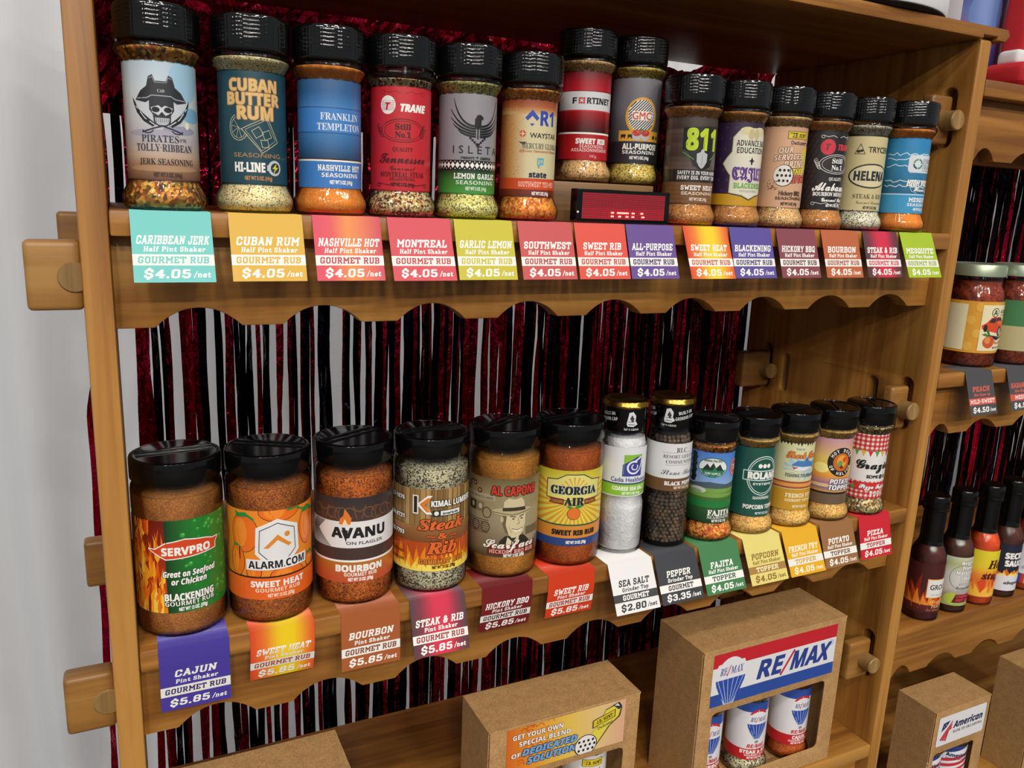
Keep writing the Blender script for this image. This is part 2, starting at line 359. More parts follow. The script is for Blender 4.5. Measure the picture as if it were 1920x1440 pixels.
class G:
    """flat print: shapes in millimetres, u to the right of the print's middle, v up from its lower edge"""
    def __init__(s, w, h, bg=None):
        s.w, s.h, s.L, s.one = w, h, [], False
        if bg: s.R(-w / 2, 0, w / 2, h, bg)
    def A(s, polys, c, inc=1.0): s.L.append((polys, c, 0.0 if s.one else inc)); return s
    def b0(s): s.L.append(([], None, 1.0)); s.one = True      # what follows does not overlap: one ink layer
    def b1(s): s.one = False
    def R(s, x0, y0, x1, y1, c): return s.A([[(x0, y0), (x1, y0), (x1, y1), (x0, y1)]], H(c))
    def P(s, pts, c): return s.A([pts], H(c))
    def E(s, x, y, rx, ry, c, n=22): return s.A([[(x + rx * cos(2 * pi * i / n), y + ry * sin(2 * pi * i / n)) for i in range(n)]], H(c))
    def O(s, x, y, rx, ry, t, c, a0=0, a1=360, n=30):
        q = []
        for i in range(n):
            a, b = rad(a0 + (a1 - a0) * i / n), rad(a0 + (a1 - a0) * (i + 1) / n)
            q.append([(x + rx * cos(a), y + ry * sin(a)), (x + rx * cos(b), y + ry * sin(b)), (x + (rx - t) * cos(b), y + (ry - t) * sin(b)), (x + (rx - t) * cos(a), y + (ry - t) * sin(a))])
        return s.A(q, H(c))
    def K(s, pts, t, c, close=False):
        q = []; pts = list(pts) + ([pts[0]] if close else [])
        for (x0, y0), (x1, y1) in zip(pts, pts[1:]):
            d = math.hypot(x1 - x0, y1 - y0) or 1; a, b = -(y1 - y0) / d * t / 2, (x1 - x0) / d * t / 2; ex, ey = (x1 - x0) / d * t * .3, (y1 - y0) / d * t * .3
            q.append([(x0 + a - ex, y0 + b - ey), (x0 - a - ex, y0 - b - ey), (x1 - a + ex, y1 - b + ey), (x1 + a + ex, y1 + b + ey)])
        for k_ in q: s.A([k_], H(c), 0.2)
        return s
    def F(s, a, b, d, w0, w1, c, n=9):
        L_, R_ = [], []
        for i in range(n + 1):
            t = i / n; x = (1 - t) ** 2 * a[0] + 2 * t * (1 - t) * b[0] + t * t * d[0]; y = (1 - t) ** 2 * a[1] + 2 * t * (1 - t) * b[1] + t * t * d[1]
            dx, dy = 2 * (1 - t) * (b[0] - a[0]) + 2 * t * (d[0] - b[0]), 2 * (1 - t) * (b[1] - a[1]) + 2 * t * (d[1] - b[1]); l = math.hypot(dx, dy) or 1
            w_ = (w0 * (1 - t) + w1 * t + .9 * w0 * t * (1 - t)) / 2; L_.append((x - dy / l * w_, y + dx / l * w_)); R_.append((x + dy / l * w_, y - dx / l * w_))
        return s.A([[L_[i], R_[i], R_[i + 1], L_[i + 1]] for i in range(n)], H(c))
    def GV(s, y0, y1, st, x0=None, x1=None, n=14):
        x0 = -s.w / 2 if x0 is None else x0; x1 = s.w / 2 if x1 is None else x1
        q = [[(x0, y0 + (y1 - y0) * i / n), (x1, y0 + (y1 - y0) * i / n), (x1, y0 + (y1 - y0) * (i + 1) / n), (x0, y0 + (y1 - y0) * (i + 1) / n)] for i in range(n)]
        return s.A(q, lambda x, y: lerp_stops(st, y))
    def GH(s, x0, x1, st, y0=None, y1=None, n=14):
        y0 = 0 if y0 is None else y0; y1 = s.h if y1 is None else y1
        q = [[(x0 + (x1 - x0) * i / n, y0), (x0 + (x1 - x0) * (i + 1) / n, y0), (x0 + (x1 - x0) * (i + 1) / n, y1), (x0 + (x1 - x0) * i / n, y1)] for i in range(n)]
        return s.A(q, lambda x, y: lerp_stops(st, x))
    def GR(s, cx, cy, sx, sy, st, n=12):
        q = []; w, h = s.w, s.h
        for i in range(n):
            for j in range(n):
                q.append([(-w / 2 + w * (i + a) / n, h * (j + b) / n) for a, b in ((0, 0), (1, 0), (1, 1), (0, 1))])
        return s.A(q, lambda x, y: lerp_stops(st, math.hypot((x - cx) / sx, (y - cy) / sy)))
    def T(s, t, x, y, h, c, f='S', w=None, b=0.0, k=0.0, o=None, ow=0.45, rot=0):
        if f == 'm':
            Ls, wd = slab_strokes(t); sy = h / 10; sx = (w / wd) if w else sy * .92; ca, sa = cos(rad(rot)), sin(rad(rot)); e = (o and [(ow * cos(q), ow * sin(q), o) for q in (.8, 2.4, 3.9, 5.5)] or []) + [(0, 0, c)]
            for ex, ey, cc in e:
                for lay in Ls:
                    r = []
                    for p in lay:
                        q = []
                        for a_, d_ in p:
                            uy = (d_ - 5) * sy + ey; ux = (a_ - wd / 2) * sx + k * uy + ex; q.append((x + ux * ca - uy * sa, y + ux * sa + uy * ca))
                        r.append(q)
                    s.A(r, H(cc), 0.06)
            return s
        P, x0, x1, cap = text_polys(t, f)
        sy = h / cap; sx = (w / (x1 - x0)) if w else sy
        cx = (x0 + x1) / 2; ca, sa = cos(rad(rot)), sin(rad(rot))
        def put(dx, dy):
            r = []
            for p in P:
                q = []
                for a, d in p:
                    uy = (d - cap / 2) * sy + dy; ux = (a - cx) * sx + k * uy + dx
                    q.append((x + ux * ca - uy * sa, y + ux * sa + uy * ca))
                r.append(q)
            return r
        def spread(m, dirs, cc):
            for i in range(dirs):
                a = 2 * pi * (i + .5) / dirs; s.A(put(m * cos(a), m * sin(a)), H(cc), 0.25)
        if o: spread(ow + b, 6, o)
        if b: spread(b, 4, c)
        else: s.A(put(0, 0), H(c), 0.5)
        return s
    def build(s, name, mat, parent, fn, step=None, loc=None, bends=()):
        V, F, C, NR = [], [], [], []
        li = 0.0
        for polys, c, inc in s.L:
            li += inc
            f = c if callable(c) else None
            for p in polys:
                for ax, val, sg in ((0, -s.w / 2, 1), (0, s.w / 2, -1), (1, 0, 1), (1, s.h, -1)):
                    if len(p) > 2 and any((q[ax] - val) * sg < 0 for q in p): p = clip(p, ax, val, sg)
                if len(p) < 3: continue
                parts = [p]
                if step:
                    parts = []; lo, hi = min(q[0] for q in p), max(q[0] for q in p); i = math.floor(lo / step + 1e-6); rest = p
                    while len(rest) > 2:
                        cut = (i + 1) * step
                        if cut >= hi - 1e-6: parts.append(rest); break
                        a = clip(rest, 0, cut, -1)
                        if len(a) > 2: parts.append(a)
                        rest = clip(rest, 0, cut, 1); i += 1
                for vb in bends:
                    cutp = []
                    for q in parts:
                        lo, hi = min(t[1] for t in q), max(t[1] for t in q)
                        if lo < vb - 1e-5 and hi > vb + 1e-5: cutp += [t for t in (clip(q, 1, vb, -1), clip(q, 1, vb, 1)) if len(t) > 2]
                        else: cutp.append(q)
                    parts = cutp
                for q in parts:
                    n0 = len(V); ar = 0
                    for i in range(len(q)): ar += q[i - 1][0] * q[i][1] - q[i][0] * q[i - 1][1]
                    if abs(ar) < 1e-6: continue
                    if ar < 0: q = q[::-1]
                    for u, v in q:
                        co, nn = fn(u, v, li); V.append(co); NR.append(nn); C.extend(f(u, v) if f else c)
                    F.append(tuple(range(n0, len(V))))
        me = bpy.data.meshes.new(name); me.from_pydata(V, [], F)
        at = me.attributes.new('ink', 'FLOAT_COLOR', 'POINT'); at.data.foreach_set('color', C)
        me.polygons.foreach_set('use_smooth', [True] * len(me.polygons))
        me.normals_split_custom_set_from_vertices(NR)
        return link(name, me, mat, parent, loc=loc)
    def wrap(s, r, z0, theta, parent, name='label', mat=None, step=2.0):
        th = rad(theta)
        ep = 0.012
        def fn(u, v, li):
            a = u / r + th; rr = (r + 0.02 + li * ep) / 1000
            return (rr * sin(a), -rr * cos(a), (z0 + v) / 1000), (sin(a), -cos(a), 0)
        return s.build(name, mat or M['label'], parent, fn, step)
    def front(s, parent, x, y, z, name='label', mat=None, tilt=0):
        """upright print facing -y; (x, y, z) is the middle of its lower edge in metres"""
        ep = 0.000012
        def fn(u, v, li): return (x + u / 1000, y - 0.00006 - li * ep, z + v / 1000), (0, -1, 0)
        return s.build(name, mat or M['card'], parent, fn)

# ---------------------------------------------------------------- setting
bm = bmesh.new(); box_bm(bm, (-6, -6, FLOOR - 0.05), (7, 4, FLOOR))
fl = from_bm('floor', bm, plain('grey_carpet', '4a4744', 0.9, b=(180, 0.3, 0.003))); fl['kind'] = 'structure'
bm = bmesh.new(); box_bm(bm, (-6, 3.9, FLOOR), (7, 3.95, 2.6))
wl = from_bm('wall_back', bm, plain('grey_hall_wall', '8f9092', 0.9)); wl['kind'] = 'structure'
# white pipe-and-drape curtain behind the shelves
nx, nz = 420, 14; V, F = [], []
for i in range(nx + 1):
    x = -1.5 + 4.0 * i / nx
    f = 0.020 * sin(x * 21 + 0.9) + 0.012 * sin(x * 47 + 2.1 + 0.4 * sin(x * 5)) + 0.006 * sin(x * 90)
    for j in range(nz + 1):
        z = FLOOR + 0.02 + (0.95 - FLOOR) * j / nz
        V.append((x + 0.01 * sin(3 * z + x * 9), 0.455 + f * (1 + 0.15 * sin(z * 2 + x * 4)), z))
F = [(i * (nz + 1) + j, (i + 1) * (nz + 1) + j, (i + 1) * (nz + 1) + j + 1, i * (nz + 1) + j + 1) for i in range(nx) for j in range(nz)]
me = bpy.data.meshes.new('backdrop_drape'); me.from_pydata(V, [], F)
tag(link('backdrop_drape', me, M['drape'], smooth=True), 'tall white fabric drape hanging in soft folds behind the wooden shelves', 'curtain')

# ---------------------------------------------------------------- the shelf unit
unit = thing('shelf_unit', 'honey-coloured pine shelf unit in two bays with scalloped aprons, pegs and tenons', 'shelf', (0.0, 0.15, FLOOR))
OFF = -unit.location
def part(o, parent=None):
    o.parent = parent or unit
    if not parent: o.location = OFF
    return o
def obround(y0, y1, z0, z1, k=8):
    r = (y1 - y0) / 2; c = (y0 + y1) / 2
    return [(c + r * cos(pi + pi * i / k), z0 + r + r * sin(pi + pi * i / k)) for i in range(k + 1)] + [(c + r * cos(pi * i / k), z1 - r + r * sin(pi * i / k)) for i in range(k + 1)]
slots = [obround(0.0185, 0.0365, z - 0.072, z - 0.008) for z in (R1, R2, R3)]
slots += [obround(0.2495, 0.2685, z - 0.071, z - 0.006) for z in (R1, R2, R3)]
slots += [obround(0.0675, 0.0815, -0.236, -0.1775), obround(0.201, 0.217, 0.108, 0.166), obround(0.2155, 0.2275, -0.229, -0.176)]
for x0, holes in ((-T, []), (W, slots), (X2 + W, [])):
    part(slab('upright', [rrect(0, FLOOR, 0.303, 0.2035, 0.004)] + holes, T, M['woodz'], None, 'yz', x0, 0.0022))
tb = slab('top_board', [[(-0.045, 0.2025), (0.8378, 0.2025), (0.8378, 0.2062), (0.8602, 0.2062), (0.8602, 0.2025), (0.8735, 0.2025), (0.8799, 0.209), (0.8760, 0.2155), (-0.045, 0.2155)]], 0.316, M['woodx'], None, 'xz', -0.004, 0.0018)
part(tb)
ARCS = [(0.0253, 0.0850), (0.1151, 0.1757), (0.206, 0.265), (0.2955, 0.3543), (0.3836, 0.4437), (0.4726, 0.5326), (0.5636, 0.6238), (0.656, 0.7168), (0.7474, 0.8083)]
def apron(z, x0, arcs, x1, rail=None):
    top, bot, hi = z - 0.0176, z - 0.0825, z - 0.0685
    pts = [(x1, bot), (x1, top), (x0, top), (x0, bot)]
    for a, b in arcs:
        c, hw = (a + b) / 2 + x0, (b - a) / 2
        pts.append((a + x0, bot))
        for i in range(1, 12):
            t = -1 + 2 * i / 12; pts.append((c + hw * t, bot + 0.0138 * (1 - abs(t) ** 2.15)))
        pts.append((b + x0, bot))
    return part(slab('apron', [pts], 0.0185, M['woodx'], None, 'xz', 0.018, 0.0012))
def tenon(par, xa, xb, ya, yb, za, zb, side, stick):
    t = rbox('tenon', (xa, ya, za), (xb, yb, zb), M['tenon'], par, 0.0042, 3)
    px = (xb - 0.0048) if side < 0 else (xa + (xb - xa) - 0.0105)
    pz = (za + zb) / 2 - 0.001
    prof = [(0, -26), (10.3, -26), (10.6, -25), (10.6, stick - 1.2), (9.6, stick), (0, stick)]
    p = lathe('peg', 'peg%d' % stick, prof, M['woodend'], t, 24, loc=(px, ya, pz)); p.rotation_euler = (rad(90), 0, 0)
    return t
arcsR = [(0.0255, 0.0605), (0.0935, 0.1520), (0.1865, 0.2450), (0.2795, 0.338), (0.3725, 0.431), (0.4655, 0.524), (0.5585, 0.617), (0.6515, 0.71), (0.7445, 0.803)]
for z in (0.0, ZL, ZB):
    part(slab('shelf_board', [rrect(0.0004, 0.0, W - 0.0004, 0.302, 0.002, 2)], 0.0175, M['woodx'], None, 'xy', z - 0.0175, 0.0017))
    a = apron(z, 0.0, ARCS, W)
    tenon(a, -0.0525, -T, 0.0182, 0.0362, z - 0.069, z - 0.0215, -1, 1.5)
    s = part(slab('rear_stretcher', [rect(0, z - 0.064, W, z - 0.0178)], 0.018, M['woodx'], None, 'xz', 0.25, 0.0015))
    rbox('tenon', (-0.044, 0.25, z - 0.058), (-T, 0.268, z - 0.009), M['tenon'], s, 0.004, 3)
for z in (R1, R2, R3, R4):
    part(slab('shelf_board', [rrect(X2 + 0.0004, 0.0, X2 + W - 0.0004, 0.302, 0.002, 2)], 0.0175, M['woodx'], None, 'xy', z - 0.0175, 0.0017))
    a = apron(z, X2, arcsR, X2 + W)
    s = part(slab('rear_stretcher', [rect(X2, z - 0.064, X2 + W, z - 0.0178)], 0.018, M['woodx'], None, 'xz', 0.25, 0.0015))
    if z > R4:
        tenon(a, W - (0.0302 if z == R2 else 0.0335 if z == R1 else 0.0375), W, 0.0215, 0.0360, z - 0.069, z - 0.0175, 1, 17)
        tenon(s, W - 0.050, W, 0.2500, 0.268, z - 0.067, z - 0.0165, 1, 15)

# ---------------------------------------------------------------- foil fringe curtains
RED, RED2, BLK, NAVY, SIL = H('9c1230'), H('c4183c'), H('15131a'), H('1a1d30'), H('6a6a70')
def fringe(name, parent, x0, x1, zt, zb, y0, pred, gap, rows=1, wide=(0.004, 0.0085), loc=None, flare=False, dens=1.0):
    V, F, C = [], [], []
    rng = random.Random(11 + int(x0 * 100) + int(zt * 1000))
    for row in range(rows):
        x = x0
        while x < x1:
            t = (x - x0) / (x1 - x0); wd = rng.uniform(*wide); r = rng.random(); pr = pred(t)
            c = (RED if rng.random() < .6 else RED2) if r < pr else (NAVY if rng.random() < .25 else BLK)
            if flare and x < x0 + 0.028: c = RED2
            ph, ph2, ph3 = (rng.uniform(0, 6.3) for _ in range(3)); ns = int((zt - zb) / 0.011)
            f1, f2 = rng.uniform(5, 11), rng.uniform(20, 45); am = rng.uniform(0.15, 0.75)
            b = len(V); yy = y0 + row * 0.007 + rng.uniform(-0.002, 0.003); drift = rng.uniform(-0.004, 0.004)
            for k in range(ns + 1):
                z = zt - (zt - zb) * k / ns; q = min(1, k / 6)
                a = am * sin(f1 * z + ph) + 0.25 * sin(f2 * z + ph2) + rng.uniform(-.12, .12)
                cx = x + wd / 2 - (max(0, .03 - x + x0) * max(0, min(1, (-.10 - z) / .12)) * .75 if flare else 0) + q * (drift * sin(3 * z + ph3) + 0.0007 * sin(f2 * z))
                cy = yy + q * 0.0025 * sin(f1 * .7 * z + ph2)
                dx, dy = wd / 2 * cos(a), wd / 2 * sin(a)
                V += [(cx - dx, cy - dy, z), (cx, cy + 0.0008 * sin(z * 60 + ph), z), (cx + dx, cy + dy, z)]; C += c * 3
                if k:
                    p = b + 3 * (k - 1); F += [(p, p + 3, p + 4, p + 1), (p + 1, p + 4, p + 5, p + 2)]
            x += wd * rng.uniform(0.8, 1.0) * (1 - 0.35 * dens * min(1, 1.6 * t)) + (rng.expovariate(1 / gap(t)) if gap(t) > 0 else 0)
    me = bpy.data.meshes.new(name); me.from_pydata(V, [], F)
    at = me.attributes.new('ink', 'FLOAT_COLOR', 'POINT'); at.data.foreach_set('color', C)
    o = link(name, me, M['foil'], parent, True, loc); o['kind'] = 'stuff'; return o
def crumple(name, parent, x0, x1, z0, z1, y, loc, droop):
    rng = random.Random(5); V, F, C = [], [], []; nx, nz = 150, 16
    for i in range(nx + 1):
        t = i / nx; x = x0 + (x1 - x0) * t
        for j in range(nz + 1):
            s = j / nz; z = z0 + (z1 - droop(x) - z0) * s
            V.append((x + rng.uniform(-.0015, .0015), y + 0.005 * sin(x * 70 + 5 * s) * sin(s * 7 + x * 40) + rng.uniform(-.003, .003), z + rng.uniform(-.0015, .0015)))
            C += RED if (int(x * 60 + s * 3)) % 4 else RED2
    F = [(i * (nz + 1) + j, (i + 1) * (nz + 1) + j, (i + 1) * (nz + 1) + j + 1, i * (nz + 1) + j + 1) for i in range(nx) for j in range(nz)]
    me = bpy.data.meshes.new(name); me.from_pydata(V, [], F)
    at = me.attributes.new('ink', 'FLOAT_COLOR', 'POINT'); at.data.foreach_set('color', C)
    return link(name, me, M['foil'], parent, False, loc)
fc = thing('foil_fringe_curtain', 'red and black metallic foil fringe curtain hanging behind the bay of spice shakers', 'fringe curtain', (W / 2, 0.32, -0.95))
fo = -fc.location
fringe('fringe', fc, -0.014, W + 0.012, 0.14, -0.95, 0.328, lambda t: 0.24 + 0.48 * t, lambda t: 0.0062 * (1 - t) ** 1.4 + 0.0002, 1, loc=fo, flare=True)
fringe('fringe', fc, 0.02, W + 0.009, 0.14, -0.90, 0.338, lambda t: 0.30 + 0.48 * t, lambda t: 0.013 * (1 - t) ** 1.6 + 0.0004, 1, (0.005, 0.011), loc=fo)
crumple('gathered_header', fc, -0.012, W + 0.016, 0.085, 0.2070, 0.3215, fo, lambda x: 0.0125 * math.exp(-((x - 0.695) / 0.03) ** 4))
fringe('upper_fringe', fc, -0.012, W + 0.010, 0.10, -0.03, 0.3190, lambda t: 0.8, lambda t: 0.004 * (1 - t) + 0.0006, 1, (0.006, 0.012), loc=fo)
fr = thing('foil_fringe_curtain', 'dark foil fringe curtain behind the sauce bottles and jars of the right bay', 'fringe curtain', (X2 + W / 2, 0.32, -0.95))
fringe("fringe", fr, X2 + 0.0095, X2 + W + 0.02, 0.118, -0.95, 0.318, lambda t: 0.30, lambda t: 0.0006, 2, loc=-fr.location)

# ---------------------------------------------------------------- containers
HB = [(0, .8), (20, .8), (22, 0), (25, .4), (27.2, 2.2), (28, 5.5), (28, 8.5), (27.4, 11), (24.4, 17), (23.7, 19), (23.5, 21), (23.5, 96), (23.8, 98), (25.5, 100.5), (27.3, 103.5), (27.7, 106), (27.2, 108), (25.8, 109.3), (25.2, 110), (25.2, 112)]
HS = [(0, 1.6), (21.5, 1.6), (24.6, 1.6), (26.4, 3), (27.2, 5.5), (27.2, 8.5), (26.6, 10.6), (23.7, 16.5), (22.9, 19), (22.7, 21), (22.7, 96), (23, 98.2), (24.6, 101), (26.2, 103.6)]
PB = [(0, 1), (26, 1), (29, 0), (31.6, .8), (33, 3), (33.5, 7), (33.5, 19), (33.2, 21), (33.2, 98), (33.5, 100), (33.5, 115), (32.8, 118), (31.6, 120.5), (31.3, 122), (31.3, 125)]
PS = [(0, 1.8), (29, 1.8), (31.2, 2.4), (32.3, 4), (32.6, 7), (32.6, 112), (32.2, 113.5), (0, 114.5)]
_ph = [random.uniform(0, 6.28) for _ in range(64)]; _am = [random.choice([.05, .1, .17, .2]) for _ in range(64)]
def film_wave(h):
    def f(a, z):
        if not 1.2 < z < h - 2.6: return 0
        k = int(a / (2 * pi) * 64) % 64
        return .16 * cos(64 * a) + _am[k] * sin(2 * pi * z / 2.7 + _ph[k // 5] + .25 * _ph[k]) * (1 if z > h * .3 else .25)
    return f
def ring_wave(z0, z1, z2, z3, amp, m):
    return lambda a, z: amp * (sin(m * a) + .6 * sin(2.3 * m * a + 1)) if (z0 <= z <= z1 or z2 <= z <= z3) else 0
def capped(root, z, r, h, film, flap, ang=0):
    if film:
        zs = [1 + (h - 3.5) * i / 34 for i in range(35)]
        c = lathe('cap', 'capfilm%g' % r, [(0, 0), (r - .4, .2)] + [(r, q) for q in zs] + [(r - .7, h - .8), (r - 2.4, h), (0, h)], M['capfilm'], root, 192, film_wave(h), loc=(0, 0, z / 1000), rz=random.uniform(0, 6))
    else:
        c = lathe('cap', 'cap%g_%g' % (r, h), [(0, 0), (r - .4, .2), (r, .8), (r, h - 2), (r - .5, h - .7), (r - 1.8, h), (r - 3.2, h), (r - 3.6, h - .8), (0, h - .8)], M['black'], root, 72, loc=(0, 0, z / 1000))
        rr = (r - 4.2) / 1000; k = [(rr * cos(rad(a)), rr * sin(rad(a))) for a in range(14, 167, 8)]
        f = slab('lid_flap', [k], 0.0014, M['black'], c, 'xy', (h - 1.2) / 1000, 0.0004); f.rotation_euler = (0, 0, ang)
        g = slab('lid_flap', [rect(-rr * .97, -0.0012, rr * .97, 0.0012)], 0.0012, M['black'], c, 'xy', (h - 1.0) / 1000, 0.0004); g.rotation_euler = (0, 0, ang); g.name = 'hinge_ridge'
    return c
def half_pint(name, lab, cat, x, y, z, sm, theta, fill, g, film=True, grp=None, ang=0):
    t = thing(name, lab, cat, (x, y, z + 0.0005), grp)
    lathe('bottle', 'half_bottle', HB, M['clear'], t, 144, ring_wave(9, 17, 98, 108, .16, 19))
    fs = HS + [(26.2, 103.6 + (fill - 103.6) * .6), (24.5 if fill > 105 else 26, fill), (0, fill + .8)] if fill > 104 else HS[:12] + [(23.2, fill), (0, fill + 1)]
    lathe('seasoning', 'half_fill%g' % fill, fs, sm, t, 64, rz=random.uniform(0, 6))
    g.wrap(23.52, 19.6, theta, t)
    capped(t, 110.3 if film else 108.5, 27.3, 23.7 if film else 21.5, film, not film, ang); return t
def pint(name, lab, cat, x, y, z, sm, theta, g, grp=None, ang=0):
    t = thing(name, lab, cat, (x, y, z + 0.0005), grp)
    lathe('bottle', 'pint_bottle', PB, M['clear'], t, 144, ring_wave(2.5, 6, 116, 121, .13, 17))
    lathe('seasoning', 'pint_fill', PS, sm, t, 72, rz=random.uniform(0, 6))
    g.wrap(33.22, 21.6, theta, t, step=2.5)
    capped(t, 123.3, 33.4, 17.8, False, True, ang); return t

# ---------------------------------------------------------------- price cards
def price_card(x, z, fold, y, dz, title, l2, band, price, ink, base, tw, btext=None, bandc='eeeae4', tc='f4f1ec', lab='', tabd=34, cw=51, bt2=None):
    Lv = fold * 1000
    p0 = (0.0, z); k = 18.2 if y > 0.001 else None
    if k: p1 = (-0.0006, z - 0.0182); segs = [(p0, p1), (p1, (y, z + dz))]
    else: segs = [(p0, (y, z + dz))]
    lens = [math.hypot(b[0] - a[0], b[1] - a[1]) * 1000 for a, b in segs]; Lf = sum(lens); sc = Lf / 49.4
    g = G(cw, Lf + tabd)
    cuts = [0] + ([Lf - lens[0]] if k else []) + [Lf, Lf + tabd]
    for a, b in zip(cuts, cuts[1:]):
        if isinstance(base, list): g.GH(-cw / 2, cw / 2, base, a, b, 12)
        else: g.R(-cw / 2, a, cw / 2, b, base)
    it = 0.16 if l2 != 'Glass' else 0
    g.R(-cw / 2, 11.6 * sc, cw / 2, 19.2 * sc, bandc)
    g.T(title, 0.5, 29.2 * sc, 6.3, tc, 'm', tw, 0.42, .2)
    g.T(l2, 1, 22.9 * sc, 3.7, tc, 'm', 39 if 'Half' in l2 else 31, 0.22, .16)
    g.T(band, 0, 15.4 * sc, 4.9, btext or ink, 'm', 45 if len(band) > 8 else 31, 0.34, .1)
    g.T(price, -4.5, 5.9 * sc, 6.4, bt2 or tc, 'm', 30, 0, .18); g.T('/net', 17.2, 5.3 * sc, 4.2, bt2 or tc, 'm', 11, 0.35, .2)
    def fn(u, v, li):
        e = 0.00035 + li * 0.00002
        if v > Lf: return (x + u / 1000 + cw / 2000, min((v - Lf) / 1000, tabd / 1000), z + 0.00012 + li * 0.000012), (0, 0, 1)
        d = Lf - v; i = 0
        while i < len(segs) - 1 and d > lens[i]: d -= lens[i]; i += 1
        a, b = segs[i]; t = d / lens[i]; l = math.hypot(b[0] - a[0], b[1] - a[1]); ny, nz = (b[1] - a[1]) / l, -(b[0] - a[0]) / l
        return (x + u / 1000 + cw / 2000, a[0] + (b[0] - a[0]) * t + ny * e, a[1] + (b[1] - a[1]) * t + nz * e), (0, ny, nz)
    o = g.build('price_card', M['card'], None, fn, bends=cuts[1:-1])
    tag(o, lab, 'price card', 'price cards along the shelf edges'); return o

# ---------------------------------------------------------------- label artwork
WH, BK = 'f2efe9', '121214'
hw, pw = 147.0, 208.0
def net5(g, x, y, c, w=18): g.T('NET WT 5 OZ. (141g)', x, y, 2.7, c, 's', w, 0.18)
def net13(g, x, y, c, w=21): g.T('NET WT 13 OZ. (370g)', x, y, 2.9, c, 's', w, 0.2)
def flames(g, x0, x1, y0, hmax, cols, n, seed):
    r = random.Random(seed)
    for c, sc in zip(cols, (1, .78, .55, .35)):
        Q = [[], []]
        for i in range(n):
            x = x0 + (x1 - x0) * (i + r.random() * .8) / n; h = hmax * sc * r.uniform(.55, 1); b = (x1 - x0) / n * r.uniform(.5, .9); d = r.uniform(-b, b)
            Q[i % 2].append([(x - b, y0), (x - b * .7, y0 + h * .35), (x + d * .3 - b * .4, y0 + h * .7), (x + d, y0 + h), (x + d * .2 + b * .3, y0 + h * .6), (x + b * .8, y0 + h * .3), (x + b, y0)])
        for q in Q: g.A(q, H(c), .5)
def L_pirate():
    g = G(hw, 77.4)
    g.GV(0, 77.4, [(0, '6b4636'), (9, '9c7456'), (17, 'c4aa96'), (27, 'b9b2b6'), (38, 'c6c8cd'), (58, 'ccd6dc'), (77, 'b4c8d4')])
    g.E(17, 66, 12, 14, '9fc6de'); g.E(22, 44, 9, 5, '7fb0d0'); g.E(12, 33.5, 12, 3, '9a9ab0'); g.E(-8, 31, 16, 2.4, 'a8a4b4'); g.E(17, 37, 1.8, 2.3, 'f0e8cc'); g.E(0, 8, 26, 2, 'b08a68')
    for sg in (-1, 1):
        g.P([(sg * 4, 37), (sg * 9, 41), (sg * 15, 46), (sg * 19.5, 54), (sg * 19, 50.5), (sg * 16.5, 44), (sg * 12, 38.5), (sg * 6, 35)], '22252c'); g.K([(sg * 5, 36.5), (sg * 11, 40.5), (sg * 17, 48)], .6, 'd8dadc')
        g.K([(sg * -4, 37), (sg * 6, 34), (sg * 13, 31.5)], 1.0, '2b2e36'); g.O(sg * 9.5, 34, 4.2, 3.4, .8, '2b2e36', 200, 340, 10)
    g.P([(-17, 52), (-13, 58), (-9, 61), (-7.5, 67), (-5, 68.5), (-3.4, 64.5), (3.4, 64.5), (5, 68.5), (7.5, 67), (9, 61), (13, 58), (17, 52), (10, 50.5), (6, 53), (-6, 53), (-10, 50.5)], '2a2d33')
    g.K([(-15.5, 53), (-9, 53.5), (-6, 55.2), (6, 55.2), (9, 53.5), (15.5, 53)], .7, '9a9ea6'); g.K([(-7, 66), (-5, 67), (-3.6, 63.6), (3.6, 63.6), (5, 67), (7, 66)], .5, '8a8e96')
    g.T('CAD', 0, 58.3, 2.0, 'c8cace', 'b', 4.4)
    g.P([(-7.6, 54), (7.6, 54), (7.8, 46), (5.6, 43), (5.2, 37.6), (2.4, 35.6), (-2.4, 35.6), (-5.2, 37.6), (-5.6, 43), (-7.8, 46)], '2a2d33')
    g.P([(-6.8, 47.5), (-6, 44.5), (-2.2, 42.5), (0, 45), (2.2, 42.5), (6, 44.5), (6.8, 47.5), (2, 49), (0, 47.5), (-2, 49)], 'c9ccd0')
    g.E(-3.8, 46.2, 2.5, 1.8, '16181c'); g.E(3.8, 46.2, 2.5, 1.8, '16181c'); g.P([(-.9, 42.2), (0, 44.2), (.9, 42.2)], '16181c')
    g.P([(-4.6, 41), (4.6, 41), (4, 37.8), (2, 36.4), (-2, 36.4), (-4, 37.8)], 'b9bcc2')
    g.b0()
    for i in range(7): g.K([(-3.6 + i * 1.2, 38), (-3.6 + i * 1.2, 40.4)], .25, '22252c')
    g.b1()
    g.T('PIRATES', -2, 27.6, 4.6, '3a3d4c', 'b', 24); g.T('OF THE', 13, 27.2, 2.2, '3a3d4c', 'b', 5)
    g.T('TOLLY·RIBBEAN', 1, 21.8, 4.8, '35384a', 'b', 38); g.T('JERK SEASONING', 2, 12.6, 4.0, '3a2c26', 'b', 37); net5(g, 2, 4, '4a3428', 18); return g
